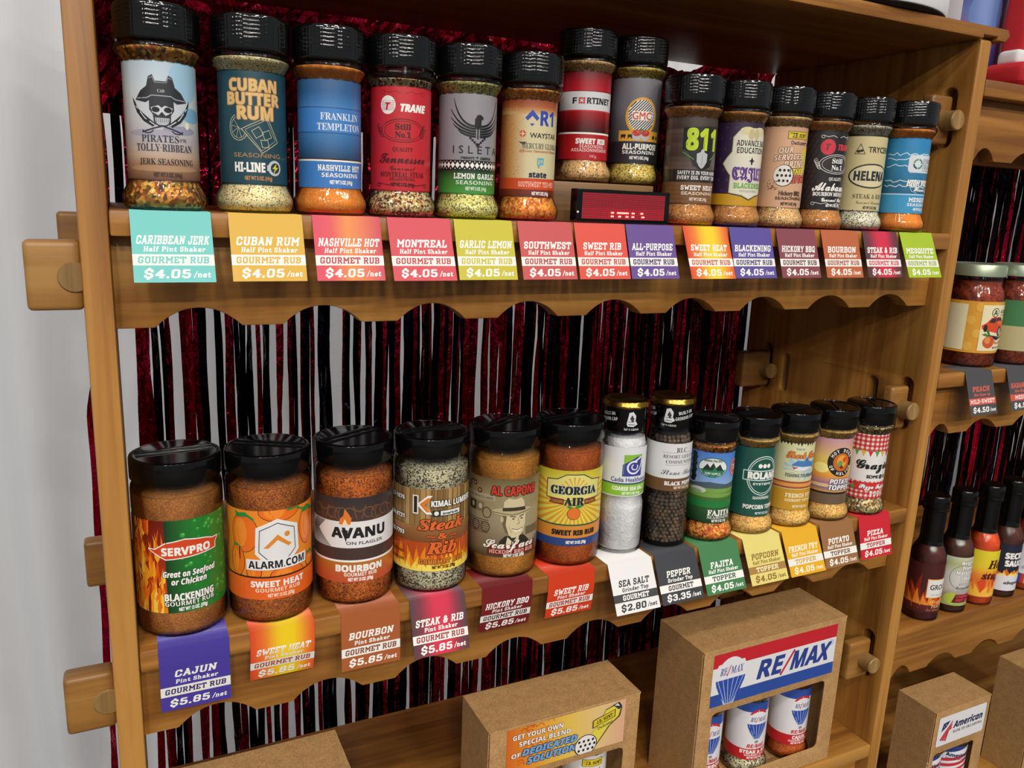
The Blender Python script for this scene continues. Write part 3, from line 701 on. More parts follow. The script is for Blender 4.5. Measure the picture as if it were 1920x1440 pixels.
def L_cuban():
    g = G(hw, 77.4, '1b4350'); o = 'e0b878'
    g.T('CUBAN', 0, 67.5, 7.6, o, 'S', 34, .35, o='b07c40'); g.T('BUTTER', 0, 58.3, 7.6, o, 'S', 38, .35, o='b07c40'); g.T('RUM', 1, 49, 8.4, o, 'S', 25, .4, o='b07c40')
    c = 'b9b596'
    g.K([(-9, 38), (9, 47), (17, 30), (5, 22)], .5, c, True); g.K([(-6.5, 37.6), (8.5, 45), (15, 31), (4.6, 23.6)], .3, c, True)
    g.O(-11, 39, 7, 9, .5, c, 110, 330); g.O(-11, 39, 5.6, 7.4, .35, c, 110, 330)
    for a in range(130, 331, 40): g.K([(-11, 39), (-11 + 5.6 * cos(rad(a)), 39 + 7.4 * sin(rad(a)))], .3, c)
    for q in ([(-2, 37), (3, 40), (6, 35), (1, 32)], [(5, 36), (10, 38), (12, 33), (7, 31)], [(4, 31), (9, 31), (10, 26), (5, 26)]): g.K(q, .45, c, True)
    g.T('SEASONING', 2, 20.4, 3, 'b98a52', 's', 34); g.T('HI-LINE', -4, 12, 6.2, WH, 'S', 21, .3)
    g.E(14, 12, 5.4, 5.4, 'c9cdd0'); g.R(8, 10, 11, 14, 'c9cdd0'); g.E(14.4, 12, 3.7, 3.7, '2a3a40'); g.P([(15.5, 15.4), (12, 11.6), (14, 11.6), (13, 8.4), (17, 12.6), (14.8, 12.6)], 'd6dc2c')
    net5(g, 2, 4.6, 'b98a52', 19); return g
def L_franklin():
    g = G(hw, 77.4)
    g.GV(57, 77.4, [(57, '4a8ac8'), (68, '2f6096'), (77, '3c5f86')]); g.GV(21, 40, [(21, '24415f'), (34, '3f78b2'), (40, '4585c2')])
    g.b0()
    for i in range(16): g.R(-hw / 2, 58 + i * 1.2, hw / 2, 58.25 + i * 1.2, '31659c')
    g.b1()
    g.b0()
    for i in range(14): g.R(-hw / 2, 22 + i * 1.25, hw / 2, 22.25 + i * 1.25, '2a517e')
    g.b1()
    g.R(-hw / 2, 39.5, hw / 2, 57.5, '3f80c8'); g.R(-hw / 2, 56.9, hw / 2, 57.6, '2a568a'); g.R(-hw / 2, 39.2, hw / 2, 39.9, '2a568a')
    g.R(-hw / 2, 0, hw / 2, 19.6, '3d7cc4'); g.R(-hw / 2, 19.2, hw / 2, 20.4, WH)
    g.T('FRANKLIN', 0, 51.3, 5, 'e4eaf0', 'b', 31); g.T('TEMPLETON', 0, 44, 5, 'e4eaf0', 'b', 36)
    g.T('NASHVILLE HOT', 0, 14.6, 4.4, WH, 'm', 36, .55); g.T('SEASONING', 0, 9.4, 3, WH, 'S', 30); net5(g, 0, 4.4, WH); return g
def still(g, x, y, c, s=1.0, bg=None):
    if bg: g.E(x, y, 16 * s, 8 * s, bg)
    g.O(x, y, 17.5 * s, 8.8 * s, .5, c); g.O(x, y, 15 * s, 7.2 * s, .35, c)
    for sg in (-1, 1):
        for k in range(5): g.O(x + sg * (16 + k * .8) * s, y - 3 + k * 1.6, 3 * s, 2 * s, .4, c, 90, 300, 8)
    g.T('Still', x, y + 3 * s, 4.3 * s, c if not bg else WH, 'b', 12 * s, .12); g.T('No.1', x, y - 3 * s, 4.3 * s, c if not bg else WH, 'b', 12 * s, .12)
def scroll(g, y, c, w=16, s=1):
    for sg in (-1, 1):
        g.K([(sg * 2, y), (sg * 6, y + 1.6 * s), (sg * 11, y + .4 * s), (sg * w, y + 1.8 * s)], .5, c); g.O(sg * w, y + .6 * s, 1.8, 1.6, .45, c)
def L_trane():
    g = G(hw, 77.4, 'c4222d'); c = '4a0f18'
    scroll(g, 72, '8a1620'); g.E(-12, 63.5, 6.2, 6.8, 'f0ebe8')
    g.b0()
    for k in range(6): g.R(-17.5, 59.6 + k * 1.3, -6.5, 59.95 + k * 1.3, 'c4222d')
    g.b1()
    g.T('T', -12, 62.5, 5, 'c4222d', 'I', 4, .2); g.T('TRANE', 8.5, 61.6, 5.2, WH, 'I', 21, .35)
    still(g, 0, 45, c); g.T('QUALITY', 0, 31.2, 3, c, 'b', 16); g.T('Tennessee', 0, 25, 8, c, 'r', 38, .15); g.T('Gourmet', 0, 17.4, 3.6, c, 'r', 20)
    g.T('MONTREAL STEAK', 0, 12.6, 3.8, c, 'b', 37); g.T('SEASONING', 0, 9, 2.4, c, 'b', 20); net5(g, 0, 5, c); scroll(g, 4, c, 20); return g
def L_isleta():
    g = G(hw, 77.4, '908d93'); g.GV(0, 19, [(0, '44943a'), (11, '357a30'), (19, '16281a')])
    g.R(-hw / 2, 18.6, hw / 2, 26.4, BK)
    g.b0()
    for i in range(-18, 18):
        x = i * 4; g.P([(x - 1.9, 22.5), (x, 20), (x + 1.9, 22.5), (x, 25)], WH)
        g.R(x + 1.6, 24.8, x + 2.4, 25.6, WH); g.R(x + 1.6, 19.4, x + 2.4, 20.2, WH)
    g.b1()
    for sg in (-1, 1):
        for k, tip in enumerate([(20, 73), (22.6, 65), (22.6, 59), (20.5, 54), (16, 49.6)]):
            g.F((sg * 1.6, 52.5 - k * 2.0), (sg * (15 - k * .6), 52 - k * 1.7), (sg * tip[0], tip[1]), 1.7, .5, BK)
    g.P([(-3, 52), (-2.6, 58), (-.6, 61.2), (2.2, 61.4), (4.6, 59.4), (4.2, 57.4), (3, 58), (2.6, 52), (0, 49.5)], BK)
    g.K([(0, 50), (0, 43)], 1.1, BK)
    for k in range(4):
        for sg in (-1, 1): g.R(sg * (6 - k * 1.7) - .9, 42.5 - k * 1.5, sg * (6 - k * 1.7) + .9, 44.2 - k * 1.5, BK)
    g.R(-.9, 36.6, .9, 38.4, BK)
    g.T('I S L E T A', 1, 34.6, 6, '1c1a1e', 's', 42); g.T('resort + casino', 0, 28.6, 2.8, '1c1a1e', 's', 26, .12)
    g.T('LEMON GARLIC', 0, 14, 4.4, WH, 'm', 38, .55); g.T('SEASONING', 0, 9, 3, 'd4e4cc', 'S', 34); net5(g, 0, 4.4, 'd4e4cc'); return g
def L_arti():
    g = G(hw, 77.4, 'd2c69c'); g.GH(-hw / 2, -10, [(-hw / 2, 'a85a26'), (-34, 'b46a30'), (-24, 'c89456'), (-10, 'd2c69c')])
    r = random.Random(3)
    g.b0()
    for i in range(260):
        u = -46 + 34 * r.random() ** 1.3; v = r.uniform(16, 72); g.E(u, v, .35, .35, r.choice(['a86a34', 'd8b47c', '9a5424']), 5)
    g.b1()
    g.GV(66, 77.4, [(66, 'd2a86c'), (72, 'a85a2e'), (77, '8a4020')])
    g.P([(-7, 69.5), (-1, 63), (-3.2, 60.8), (-7, 64.6), (-10.8, 60.8), (-13, 63)], '2a44a8'); g.P([(-9, 58.6), (-5, 58.6), (-7, 56.4)], '2a44a8')
    g.T('R1', 7, 63, 11, '2a44a8', 'S', 14, .3)
    g.P([(-18, 50.4), (-14.5, 54), (-11, 50.4), (-14.5, 46.8)], 'c8502c'); g.P([(-16, 50.4), (-14.5, 52), (-13, 50.4), (-14.5, 48.8)], 'd8cda8'); g.K([(-18, 50.4), (-11, 50.4)], .6, 'd8cda8'); g.K([(-14.5, 54), (-14.5, 46.8)], .6, 'd8cda8')
    g.T('WAYSTAR', 5, 49.4, 4, '3a3330', 's', 27, .15)
    g.P([(-18, 44), (-11, 44), (-13, 41.6)], '3a3f3a'); g.T('MERCURY GLOBAL', 3, 41, 4.4, '4f5a46', 'b', 36); g.T('Efficient Outsourced Business', 2, 37, 2.2, 'b04030', 'i', 38)
    g.K([(-1, 31), (4, 31), (4, 26.5), (1, 26.5), (.2, 23.6), (-1, 26.5)], 1.0, '4fa8c4', True); g.T('S', 1.5, 28.6, 4, '4fa8c4', 'S', 2.4); g.T('state', 0, 18, 4.2, '1c2240', 'S', 16, .25)
    g.R(-hw / 2, 6, hw / 2, 15, 'cc4a20'); g.T('SOUTHWEST TEX-MEX', 1, 10.2, 4.4, 'f0b09c', 'm', 36, .4); g.GV(0, 6, [(0, '5c2214'), (6, '7a2c18')]); net5(g, 3, 2.9, WH, 16); return g
def L_fortinet():
    g = G(hw, 77.4, 'b2141e'); g.GV(60, 77.4, [(60, 'b8182a'), (69, '9a1420'), (77.4, '5a0a12')]); g.GV(24.5, 44, [(24.5, '380508'), (33, '6a0a12'), (44, 'a8141e')])
    g.R(-hw / 2, 44, hw / 2, 60, 'd2d2d4'); g.R(-hw / 2, 60, hw / 2, 61, '8a0e16'); g.R(-hw / 2, 42.8, hw / 2, 44, 'c23038'); g.R(-hw / 2, 23, hw / 2, 24.6, WH)
    g.T('F', -18, 52, 5, '22201f', 'S', 4, .2)
    for i in range(3):
        for j in range(3):
            if i != 1 or j != 1: g.R(-14.2 + i * 2.1, 49.4 + j * 1.9, -12.5 + i * 2.1, 51 + j * 1.9, 'c8202c')
    g.T('RTINET', 6, 52, 5, '22201f', 'S', 25, .2)
    g.T('SWEET RIB', 0, 16.8, 4.4, WH, 'S', 30, .3); g.T('SEASONING /', 2, 12.4, 2.8, 'f0c4c4', 'S', 27); g.T('ASSAISONNEMENT', 0, 9, 2.8, 'f0c4c4', 'S', 38); g.T('141g', 2, 3.8, 2.6, 'f0c4c4', 's'); return g
def L_gmc():
    g = G(hw, 77.4); g.GV(20, 77.4, [(20, '4a484e'), (50, '66646a'), (77.4, '77747a')]); g.R(-hw / 2, 0, hw / 2, 20, '26252b')
    g.R(-22, 20.5, 22, 30, 'dba23a'); g.E(0, 43, 16, 17, 'dba23a', 32); g.E(0, 43.5, 13.6, 14.4, 'eeeae2', 32)
    for i in range(-10, 11):
        c0 = i * 2.7; pts = []
        for t in range(-40, 41):
            u = t * .5; v = u + c0
            if (u / 13.4) ** 2 + (v / 14.2) ** 2 < 1: pts.append((u, 43.5 + v))
        if len(pts) > 1: g.K([pts[0], pts[-1]], 1.0, '23242c')
    g.R(-9.6, 39.5, 9.6, 47.5, 'eeeae2'); g.T('GMC', 0, 43.5, 6.8, 'd0503c', 's', 18.5, .25)
    for x in (-17, -10): g.P([(x - 2.6, 26.4), (x + 2, 26.6), (x + 2.8, 25.4), (x + 2, 24.6), (x + 1.6, 22.6), (x + .9, 22.6), (x + .6, 24), (x - 1.2, 24), (x - 1.5, 22.6), (x - 2.2, 22.6)], '241c14')
    g.E(14, 24.6, 1.6, 1.8, '241c14'); g.E(19, 24.4, 1.6, 1.5, '241c14')
    for x in (-4.2, 4.2): g.E(x, 25.5, 4.3, 4.6, 'b9b6b2'); g.E(x, 28, 4.2, 3, 'b8342c'); g.E(x + 1, 29, 1.4, .8, 'd86a50')
    g.E(0, 31, 2.2, .9, '4a7a34')
    g.T('ALL-PURPOSE', 1, 15.6, 5, WH, 'S', 36, .25); g.T('SEASONING', 0, 10.4, 3, WH, 'S', 34); net5(g, 0, 5.4, WH, 19); return g
def L_811():
    g = G(hw, 77.4, '4b3e37'); r = random.Random(5)
    g.b0()
    for i in range(12): g.R(-hw / 2, 30 + i * 4.1, hw / 2, 33.7 + i * 4.1, r.choice(['55463d', '4a3c34', '5e4e44', '453831']))
    g.b1()
    g.R(-hw / 2, 19.5, hw / 2, 31, '262122'); g.R(-hw / 2, 0, hw / 2, 19.5, '7c5330')
    g.b0()
    for i in range(5): g.R(-hw / 2, i * 4, hw / 2, i * 4 + .4, '5c3c20')
    g.b1()
    g.P([(-19, 68), (19, 70), (20, 50), (12, 42), (10, 34), (0, 29.5), (-9, 35), (-13, 46), (-19, 49)], '1c1a18')
    g.T('811', 0, 57.5, 18, 'bcd426', 'S', 31, .9, o=BK, ow=.5); g.K([(-18, 46), (-8, 40)], .8, '4a9a44'); g.K([(18, 46), (9, 40)], .8, '4a9a44')
    g.P([(-5.5, 45), (-2, 46.4), (-1, 49), (1, 49), (2, 46.4), (5.5, 45), (5.2, 38), (2.4, 33.5), (0, 31.8), (-2.4, 33.5), (-5.2, 38)], 'b9bbbc'); g.K([(0, 45), (0, 34)], .5, '8a8c8e')
    g.T('SAFETY IS IN YOUR HANDS', 0, 28, 3.2, WH, 'S', 44); g.T('EVERY DIG. EVERY TIME', 0, 23.6, 3.4, WH, 'S', 44)
    g.T('SWEET HEAT', 0, 14.6, 4.4, WH, 'm', 36, .55); g.T('SEASONING', 0, 9.6, 2.8, 'e4d4c0', 's', 34, .12); net5(g, 0, 4.4, 'e4d4c0'); return g
def fleur(g, x, y, s, c): g.P([(x, y + 2 * s), (x + .7 * s, y + .6 * s), (x + 1.6 * s, y + .4 * s), (x + .5 * s, y - .4 * s), (x + .3 * s, y - 1.6 * s), (x - .3 * s, y - 1.6 * s), (x - .5 * s, y - .4 * s), (x - 1.6 * s, y + .4 * s), (x - .7 * s, y + .6 * s)], c)
def L_cajun():
    g = G(hw, 77.4, '33203f')
    g.b0()
    for i in range(-7, 7):
        for j in range(7): fleur(g, i * 9 + (j % 2) * 4.5, 14 + j * 9.6, .9, '4c3560')
    g.b1()
    g.R(-hw / 2, 0, hw / 2, 11, 'c9971c')
    pl = [(-20, 12), (-20, 28), (-24, 33), (-28, 39), (-24, 45), (-20, 50), (-20, 63), (-15, 69), (0, 72), (15, 69), (20, 63), (20, 50), (24, 45), (28, 39), (24, 33), (20, 28), (20, 12), (8, 10), (0, 6.5), (-8, 10)]
    g.K(pl, 2.2, '241a1c', True); g.P(pl, 'dcd8c4'); g.K(pl, .7, '8a8468', True)
    for sg in (-1, 1): g.E(sg * 7, 69, 7.5, 3.8, 'd8ccA0'.lower()); g.E(sg * 3, 66, 3, 5, 'c4b88c')
    g.T('ADVANCE 360', 0, 58, 5.2, '26221e', 'S', 33); g.T('EDUCATION', 0, 51.4, 5.2, '26221e', 'S', 31); fleur(g, 0, 41.5, 2.0, '22202c')
    g.T('CAJUN', 0, 30, 11, '5c2c82', 'f', 36, .5, o='e4e0d0'); g.T('BLACKENED', 0, 19, 5, '6fa844', 'm', 32, .5); g.T('SEASONING', 0, 14, 2, 'a8a494', 's', 20); return g
def L_hunt():
    g = G(hw, 77.4, 'd3a582'); g.GV(70, 77.4, [(70, 'd3a582'), (77, 'c29674')])
    g.R(-9, 65.5, 15, 73, '2a2416'); g.R(-8.4, 66, 14.4, 72.5, 'd9bf2c'); g.T('J.B. HUNT', 4, 68.8, 4, BK, 'm', 17, .5); g.K([(-7, 71), (1, 71)], .7, BK); g.T('Dedicated', 4, 62.2, 3.6, '3a3430', 's', 18, .15)
    g.P([(2, 50), (18, 60), (24, 56), (22, 40), (6, 28)], 'd9c648'); g.O(13, 47, 14, 16, .7, '3a2c20', -60, 110)
    for s, x, y, h, w_ in (('OUR', -9, 55, 5, 14), ('SERVICES', -5, 48.6, 5, 30), ('BRING', 2, 42, 6.5, 24)): g.T(s, x, y, h, 'e8c4a8', 'I', w_, .25, o='4a3a34', ow=.4, rot=5)
    g.T('THE', 5, 35, 5.5, 'e8d048', 'I', 11, .2, o='4a3020', rot=5); g.T('SPICE', 9, 28, 6, 'd8604c', 'I', 20, .2, o='5a2820', rot=5)
    g.E(-9, 31, 10, 10.5, '2a2620', 28); g.E(-9.4, 31, 9.4, 9.9, 'e2ddd4', 28)
    for i in range(3):
        for j in range(3 + (i == 1)): g.E(-15 + j * 4 + (2 if i != 1 else 0), 26 + i * 5, 1.3, 1.4, '1c1a1a', 10)
    r = random.Random(4)
    g.b0()
    for i in range(30): g.E(r.uniform(-24, -14), r.uniform(17, 27), .5, .5, '7a4a30', 5)
    g.b1()
    g.T('Hickory BBQ', 0, 14.4, 4.2, '4a3a30', 's', 24, .25); g.T('SEASONING', 0, 9.4, 2.8, '4a3a30', 's', 30, .12); net5(g, 0, 4.2, '4a3a30'); return g
def L_alabama():
    g = G(hw, 77.4, '1c181a')
    g.b0()
    for i in range(-11, -3):
        for j in range(15): g.P([(i * 5 + (j % 2) * 2.5, j * 5), (i * 5 + 2 + (j % 2) * 2.5, j * 5 + 2.6), (i * 5 + 2.6 + (j % 2) * 2.5, j * 5 + 5), (i * 5 + .4 + (j % 2) * 2.5, j * 5 + 2.4)], '322c2e')
    g.b1()
    scroll(g, 71, 'd8d4cc'); g.E(-10, 61.5, 7.6, 7.6, 'cc3040', 28); g.T('T', -10, 61.5, 6, '8a1c2c', 'I', 5, .3); g.T('TRANE', 10, 61.5, 5.4, 'cc3040', 'I', 19, .4)
    still(g, 2, 45, WH, 1.1, '241f20'); g.T('QUALITY', 2, 30.6, 3.2, WH, 'b', 16); g.T('Alabama', 0, 23.4, 9, WH, 'r', 42, .3); g.T('BOURBON MESQUITE', 1, 15.6, 3.8, WH, 'b', 42, .12)
    g.T('Gourmet Rub', 2, 10.2, 4, WH, 'r', 26, .15); net5(g, 3, 4.4, WH); scroll(g, 5.4, 'd8d4cc', 19); return g
def L_helena():
    g = G(hw, 77.4, 'cdbe8c'); g.R(-hw / 2, 75.6, hw / 2, 77.4, '2e2a22'); r = random.Random(8)
    g.b0()
    for i in range(60): x = -72 + i * 2.4; g.P([(x, 0), (x + 2.6, 0), (x + 1.6, r.uniform(.4, 1.8))], '2e2a22')
    g.b1()
    g.K([(-20, 58), (-10, 58), (-15, 68)], .7, '4a4228', True); g.E(-16.5, 60.5, 1.8, 1.5, '2e2a22'); g.E(-13.5, 61.2, 1.6, 1.3, '2e2a22')
    g.T('TRYCERA', 8, 62.4, 5.6, '3a3528', 's', 30, .3)
    g.E(0, 36, 24, 12.5, '2a2a2a', 36); g.E(0, 36, 22.4, 11, 'd8cca4', 36); g.T('HELENA', 0, 36, 9, '262628', 'S', 36, .5)
    g.T('STEAK & RIB', 0, 15.4, 4.6, '4a4228', 'b', 34); g.T('Gourmet Seasoning', 3, 9.4, 3.6, '5a5238', 'r', 32); net5(g, 3, 4, '4a4228', 17); return g
def L_mesq():
    g = G(hw, 77.4); g.GV(19, 77.4, [(19, '1f6688'), (30, '256f96'), (55, '2f88b8'), (77.4, '2b86be')]); r = random.Random(9)
    for k, (y, n) in enumerate(((61, 26), (56, 26), (49, 26), (33, 26), (28, 20))):
        pts = [(-40 + i * 3.2, y + r.uniform(-1.6, 1.6)) for i in range(n)]; g.K(pts, .9, 'd0e6f0'); g.K([pts[8], (pts[9][0], y - 5), (pts[11][0], y - 7)], .5, 'b4d8e8')
    g.P([(-16, 42), (40, 42), (40, 60), (-16, 60), (-18, 57), (-18, 45)], 'd6dee4')
    for k, c in enumerate(('3f8a7a', '6a9a4a', '24405a', '3f8a7a')): g.O(-8, 51, 5.4, 5.4, 1.7, c, k * 90, k * 90 + 80, 8)
    g.T('EMDE', 6, 54, 5, '7a7a86', 'b', 16); g.T('TRANS', 6, 48.4, 4.6, '7a7a86', 'b', 18); g.T('INCORPORATED', 6, 44.4, 1.8, '8a8a94', 's', 16)
    g.T('HIGH VOLTAGE', 3, 31.6, 5.8, WH, 'I', 40, .3); g.T('Flavor Jolt', 5, 25.2, 4.2, WH, 'r', 28, .2); g.R(-14, 27, 4, 27.5, WH)
    g.R(-hw / 2, 0, hw / 2, 19, '3c98c8'); g.R(-hw / 2, 19, hw / 2, 20.2, 'b8dcec'); g.T('MESQUITE', 2, 14.2, 4.6, WH, 'm', 30, .6); g.T('SEASONING', 2, 9, 3, WH, 'S', 32); net5(g, 2, 4.4, WH, 17); return g
def L_serv():
    g = G(pw, 75.2, '1f7c2c'); g.GH(-pw / 2, 8, [(-pw / 2, '0f3d1a'), (-14, '0f3d1a'), (8, '1f7c2c')]); r = random.Random(2)
    dr = [(r.uniform(-4, 70), r.uniform(2, 74), r.choice([.5, .7, .9, 1.3, 2.0])) for i in range(150)]
    g.b0()
    for x, y, q in dr: g.E(x, y, q, q, '2f9438', 12)
    g.b1(); g.b0()
    for x, y, q in dr: g.E(x + q * .2, y + q * .3, q * .55, q * .5, '5cb850', 8)
    g.b1()
    g.GV(0, 75.2, [(0, 'e08a1c'), (14, 'cc4a10'), (40, '9a2a0c'), (75, '6a1408')], -62, -14)
    for i in range(190):
        x, y = r.uniform(-60, -16), 74 - 80 * r.random() ** .8; h, b = r.uniform(7, 20), r.uniform(.7, 2.2); d = r.uniform(-4, 4)
        c = r.choice(['f0a824', 'f8d050', 'e8761a'] if r.random() > y / 75 else ['d85a14', 'c23a0e', '7a1a08', 'ee9a20'])
        if i % 14 == 0: g.one = False; g.b0()
        g.P([(x - b, y), (x - b * .9 + d * .2, y + h * .4), (x + d * .5 - b * .3, y + h * .75), (x + d, y + h), (x + d * .55 + b * .4, y + h * .7), (x + b * .9 + d * .15, y + h * .35), (x + b, y), (x, y - h * .2)], c)
    g.b1(); g.R(-14.5, 0, -13.2, 75.2, '0f3d1a')
    b = [(-27, 52.5), (-22, 52), (-14, 57), (0, 59.5), (16, 57), (22, 55), (27, 55), (24, 51), (24, 47), (-14, 44.5), (-20, 48)]
    g.K(b, 1.6, WH, True); g.P(b, 'd2441c'); g.T('SERVPRO', 1, 50.4, 6, WH, 'S', 36, .3)
    g.T('Great on Seafood', 3, 32, 4.6, WH, 'I', 40, .15, o='123c1a'); g.T('or Chicken', 2, 25.6, 4.6, WH, 'I', 26, .15, o='123c1a')
    g.T('BLACKENING', 2, 13, 5.6, WH, 'S', 37, .25, o='123c1a'); g.T('GOURMET RUB', 2, 7.6, 3.6, WH, 'S', 37, o='123c1a'); net13(g, 4, 3, WH); return g
def L_alarm():
    g = G(pw, 75.2, 'ee8a26')
    for x, y, rx, ry in ((-27, 56, 12, 16), (28, 56, 9, 16), (2, 74, 16, 8), (-34, 32, 7, 13), (32, 25, 6, 6), (-19, 24, 6, 7), (8, 20, 14, 7), (-58, 52, 12, 16), (58, 52, 12, 16), (62, 28, 7, 8)):
        g.E(x, y, rx + .5, ry + .5, '3a1c10', 26); g.E(x, y, rx, ry, 'ec6f1a', 26); g.E(x - rx * .25, y, rx * .5, ry * .75, 'f28a2a', 18); g.K([(x - rx * .3, y + ry * .6), (x - rx * .5, y), (x - rx * .3, y - ry * .6)], .5, 'd05a14')
    for x, y, s in ((-27, 71, 1), (29, 70, 1), (-19, 31, .6), (32, 31, .6), (-34, 45, .5), (13, 75, .8)): g.P([(x - 6 * s, y - 2 * s), (x - 8 * s, y + 3 * s), (x - 4 * s, y + 1.4 * s), (x + 2 * s, y + 2.6 * s), (x + 9 * s, y - 2 * s), (x + 10 * s, y - 5 * s), (x + 4 * s, y - 1 * s)], '1f8a3c')
    g.R(-pw / 2, 0, pw / 2, 19, 'e8651e'); g.R(-pw / 2, 18.6, pw / 2, 20, '2c1a14')
    for x in range(-60, 61, 20): g.O(x, 8, 9, 8, .4, 'dc5c1a')
    hx = lambda s, cy=48: [(0, cy + 18.5 * s), (15 * s, cy + 12 * s), (16 * s, cy - 8 * s), (9 * s, cy - 15 * s), (0, cy - 18 * s), (-9 * s, cy - 15 * s), (-16 * s, cy - 8 * s), (-15 * s, cy + 12 * s)]
    g.P(hx(1.1), 'e9e7e4'); g.P(hx(.92), '20243a'); g.P(hx(.88), 'e4e3e2'); g.P([(-11, 44), (0, 55), (8, 48), (11, 46), (8.6, 44), (0, 50.4), (-7, 44)], 'dc8a30'); g.E(7.5, 54.5, 2.2, 2.3, 'dc8a30')
    g.R(-25, 25.5, 25, 34.6, 'e9e7e4'); g.T('ALARM.COM', 0, 30, 6, '1c1c26', 'S', 46, .15)
    g.T('SWEET HEAT', 0, 13.4, 4.8, WH, 'S', 43, .25); g.T('GOURMET RUB', 0, 8.2, 3.2, 'f4d8c0', 'S', 36); net13(g, 2, 3.6, 'f4d8c0'); return g
def L_avanu():
    g = G(pw, 75.2, '3b2e2c'); g.GV(54, 75.2, [(54, '493631'), (75, '332b2d')])
    for x in (-62, -31, 0, 31, 62):
        for sg in (-1, 1):
            g.O(x + sg * 8, 62, 5, 5, 1.1, '6e4c32', 0, 300); g.O(x + sg * 17, 61, 4, 6, 1, '6e4c32', 60, 330); g.K([(x + sg * 2, 57), (x + sg * 5, 68)], 1, '6e4c32')
        g.K([(x - 6, 66), (x, 63), (x + 6, 66)], 1.2, '6e4c32')
    g.R(-pw / 2, 31, pw / 2, 54.5, 'e4e2e1')
    g.P([(-17, 52), (-16, 57), (-13, 60), (-12, 66), (-8.5, 61), (-6.5, 57), (-7.5, 52)], 'e07a28'); g.P([(-14.5, 51), (-12, 57), (-9, 51)], 'f2d8b0')
    g.T('AVANU', 0, 44.5, 8.6, '1e1c1d', 'S', 47, .5); g.P([(-15, 47), (-9.5, 47), (-11, 36)], '1e1c1d'); g.T('ON FLAGLER', 5, 35.4, 2.7, '3c3836', 's', 32, .12)
    for i in range(16): g.K([(-42 + i * 1.2, 31), (-48 + i * .6, 45), (-42 + i * .8, 54)], .4, '6a6664')
    g.R(-pw / 2, 20, pw / 2, 31, '46322e'); g.R(-pw / 2, 18.3, pw / 2, 20.2, WH); g.GV(0, 18.4, [(0, 'c2502e'), (9, 'bc5c2c'), (18, 'b4702a')])
    g.T('BOURBON', 0, 12.6, 5.6, WH, 'S', 40, .4); g.T('GOURMET RUB', 1, 7.2, 3.2, WH, 'S', 28); net13(g, 1, 2.8, WH); return g
def L_kimal():
    g = G(pw, 75.2, 'a07c4a'); r = random.Random(12)
    for i in range(42): x = -100 + i * 4.8; g.R(x, 28, x + r.uniform(2, 4.4), 75.2, r.choice(['b08c56', '94703e', 'a88450', '7e5c32'])); g.R(x - .3, 28, x + .1, 75.2, '5c4222')
    g.GV(26, 42, [(26, '7a4420'), (42, '9a6a3a')]); g.R(-pw / 2, 0, pw / 2, 27, 'b84a14'); flames(g, -pw / 2, pw / 2, 0, 34, ('c8501a', 'e8861c', 'f4bc34', 'f8e060'), 34, 5)
    g.P([(-25, 70), (-20, 70), (-20, 63), (-12, 70), (-8, 70), (-15, 62), (-8, 53), (-13, 53), (-20, 60), (-20, 53), (-25, 53)], WH); g.P([(-19, 62), (-12, 68), (-9, 68), (-14.6, 61.6), (-10, 55), (-13, 55)], 'e07c24'); g.P([(-24, 69), (-21, 69), (-21, 54), (-24, 54)], '2a2018')
    g.T('KIMAL LUMBER', 12, 62.6, 5.2, WH, 'S', 42, .2, o='201a16', ow=.6); g.R(-8, 51, 18, 56.5, '1c2a26'); g.R(-1, 51.6, 17.4, 55.9, 'eae8e4'); g.E(-4.6, 53.8, 2, 2, 'dfe8e0'); g.T('JamesHardie', 8, 53.6, 2.2, '1c2a26', 's', 15, .15)
    o = '2c1208'
    g.T('Steak', 1, 43.5, 9.5, 'e0682c', 'i', 42, .4, o=o, ow=.6); g.T('&', 1, 33, 5.6, 'e0682c', 'i', 8, .3, o=o); g.T('~', -9, 33, 5, 'e0682c', 'i', 7, .3, o=o); g.T('~', 11, 33, 5, 'e0682c', 'i', 7, .3, o=o)
    g.T('Rib', 1, 22, 11, 'e0682c', 'i', 27, .5, o=o, ow=.6); g.T('GOURMET RUB', 2, 9, 4.6, 'e0862c', 'm', 42, .5, o='5a1c08', ow=.5); net13(g, 3, 4, '5a1c08')
    for s, y in (('623-1076', 66), ('624-9721', 49), ('626-7793', 34)): g.T(s, -43, y, 3.6, WH, 'S', 20, .1, o='2a1a10', ow=.4)
    g.T('LOCATIONS:', -43, 16, 2.6, '2a1a10', 'S', 20); g.T('kimal.com', -43, 9, 3, '2a1a10', 'S', 20); return g
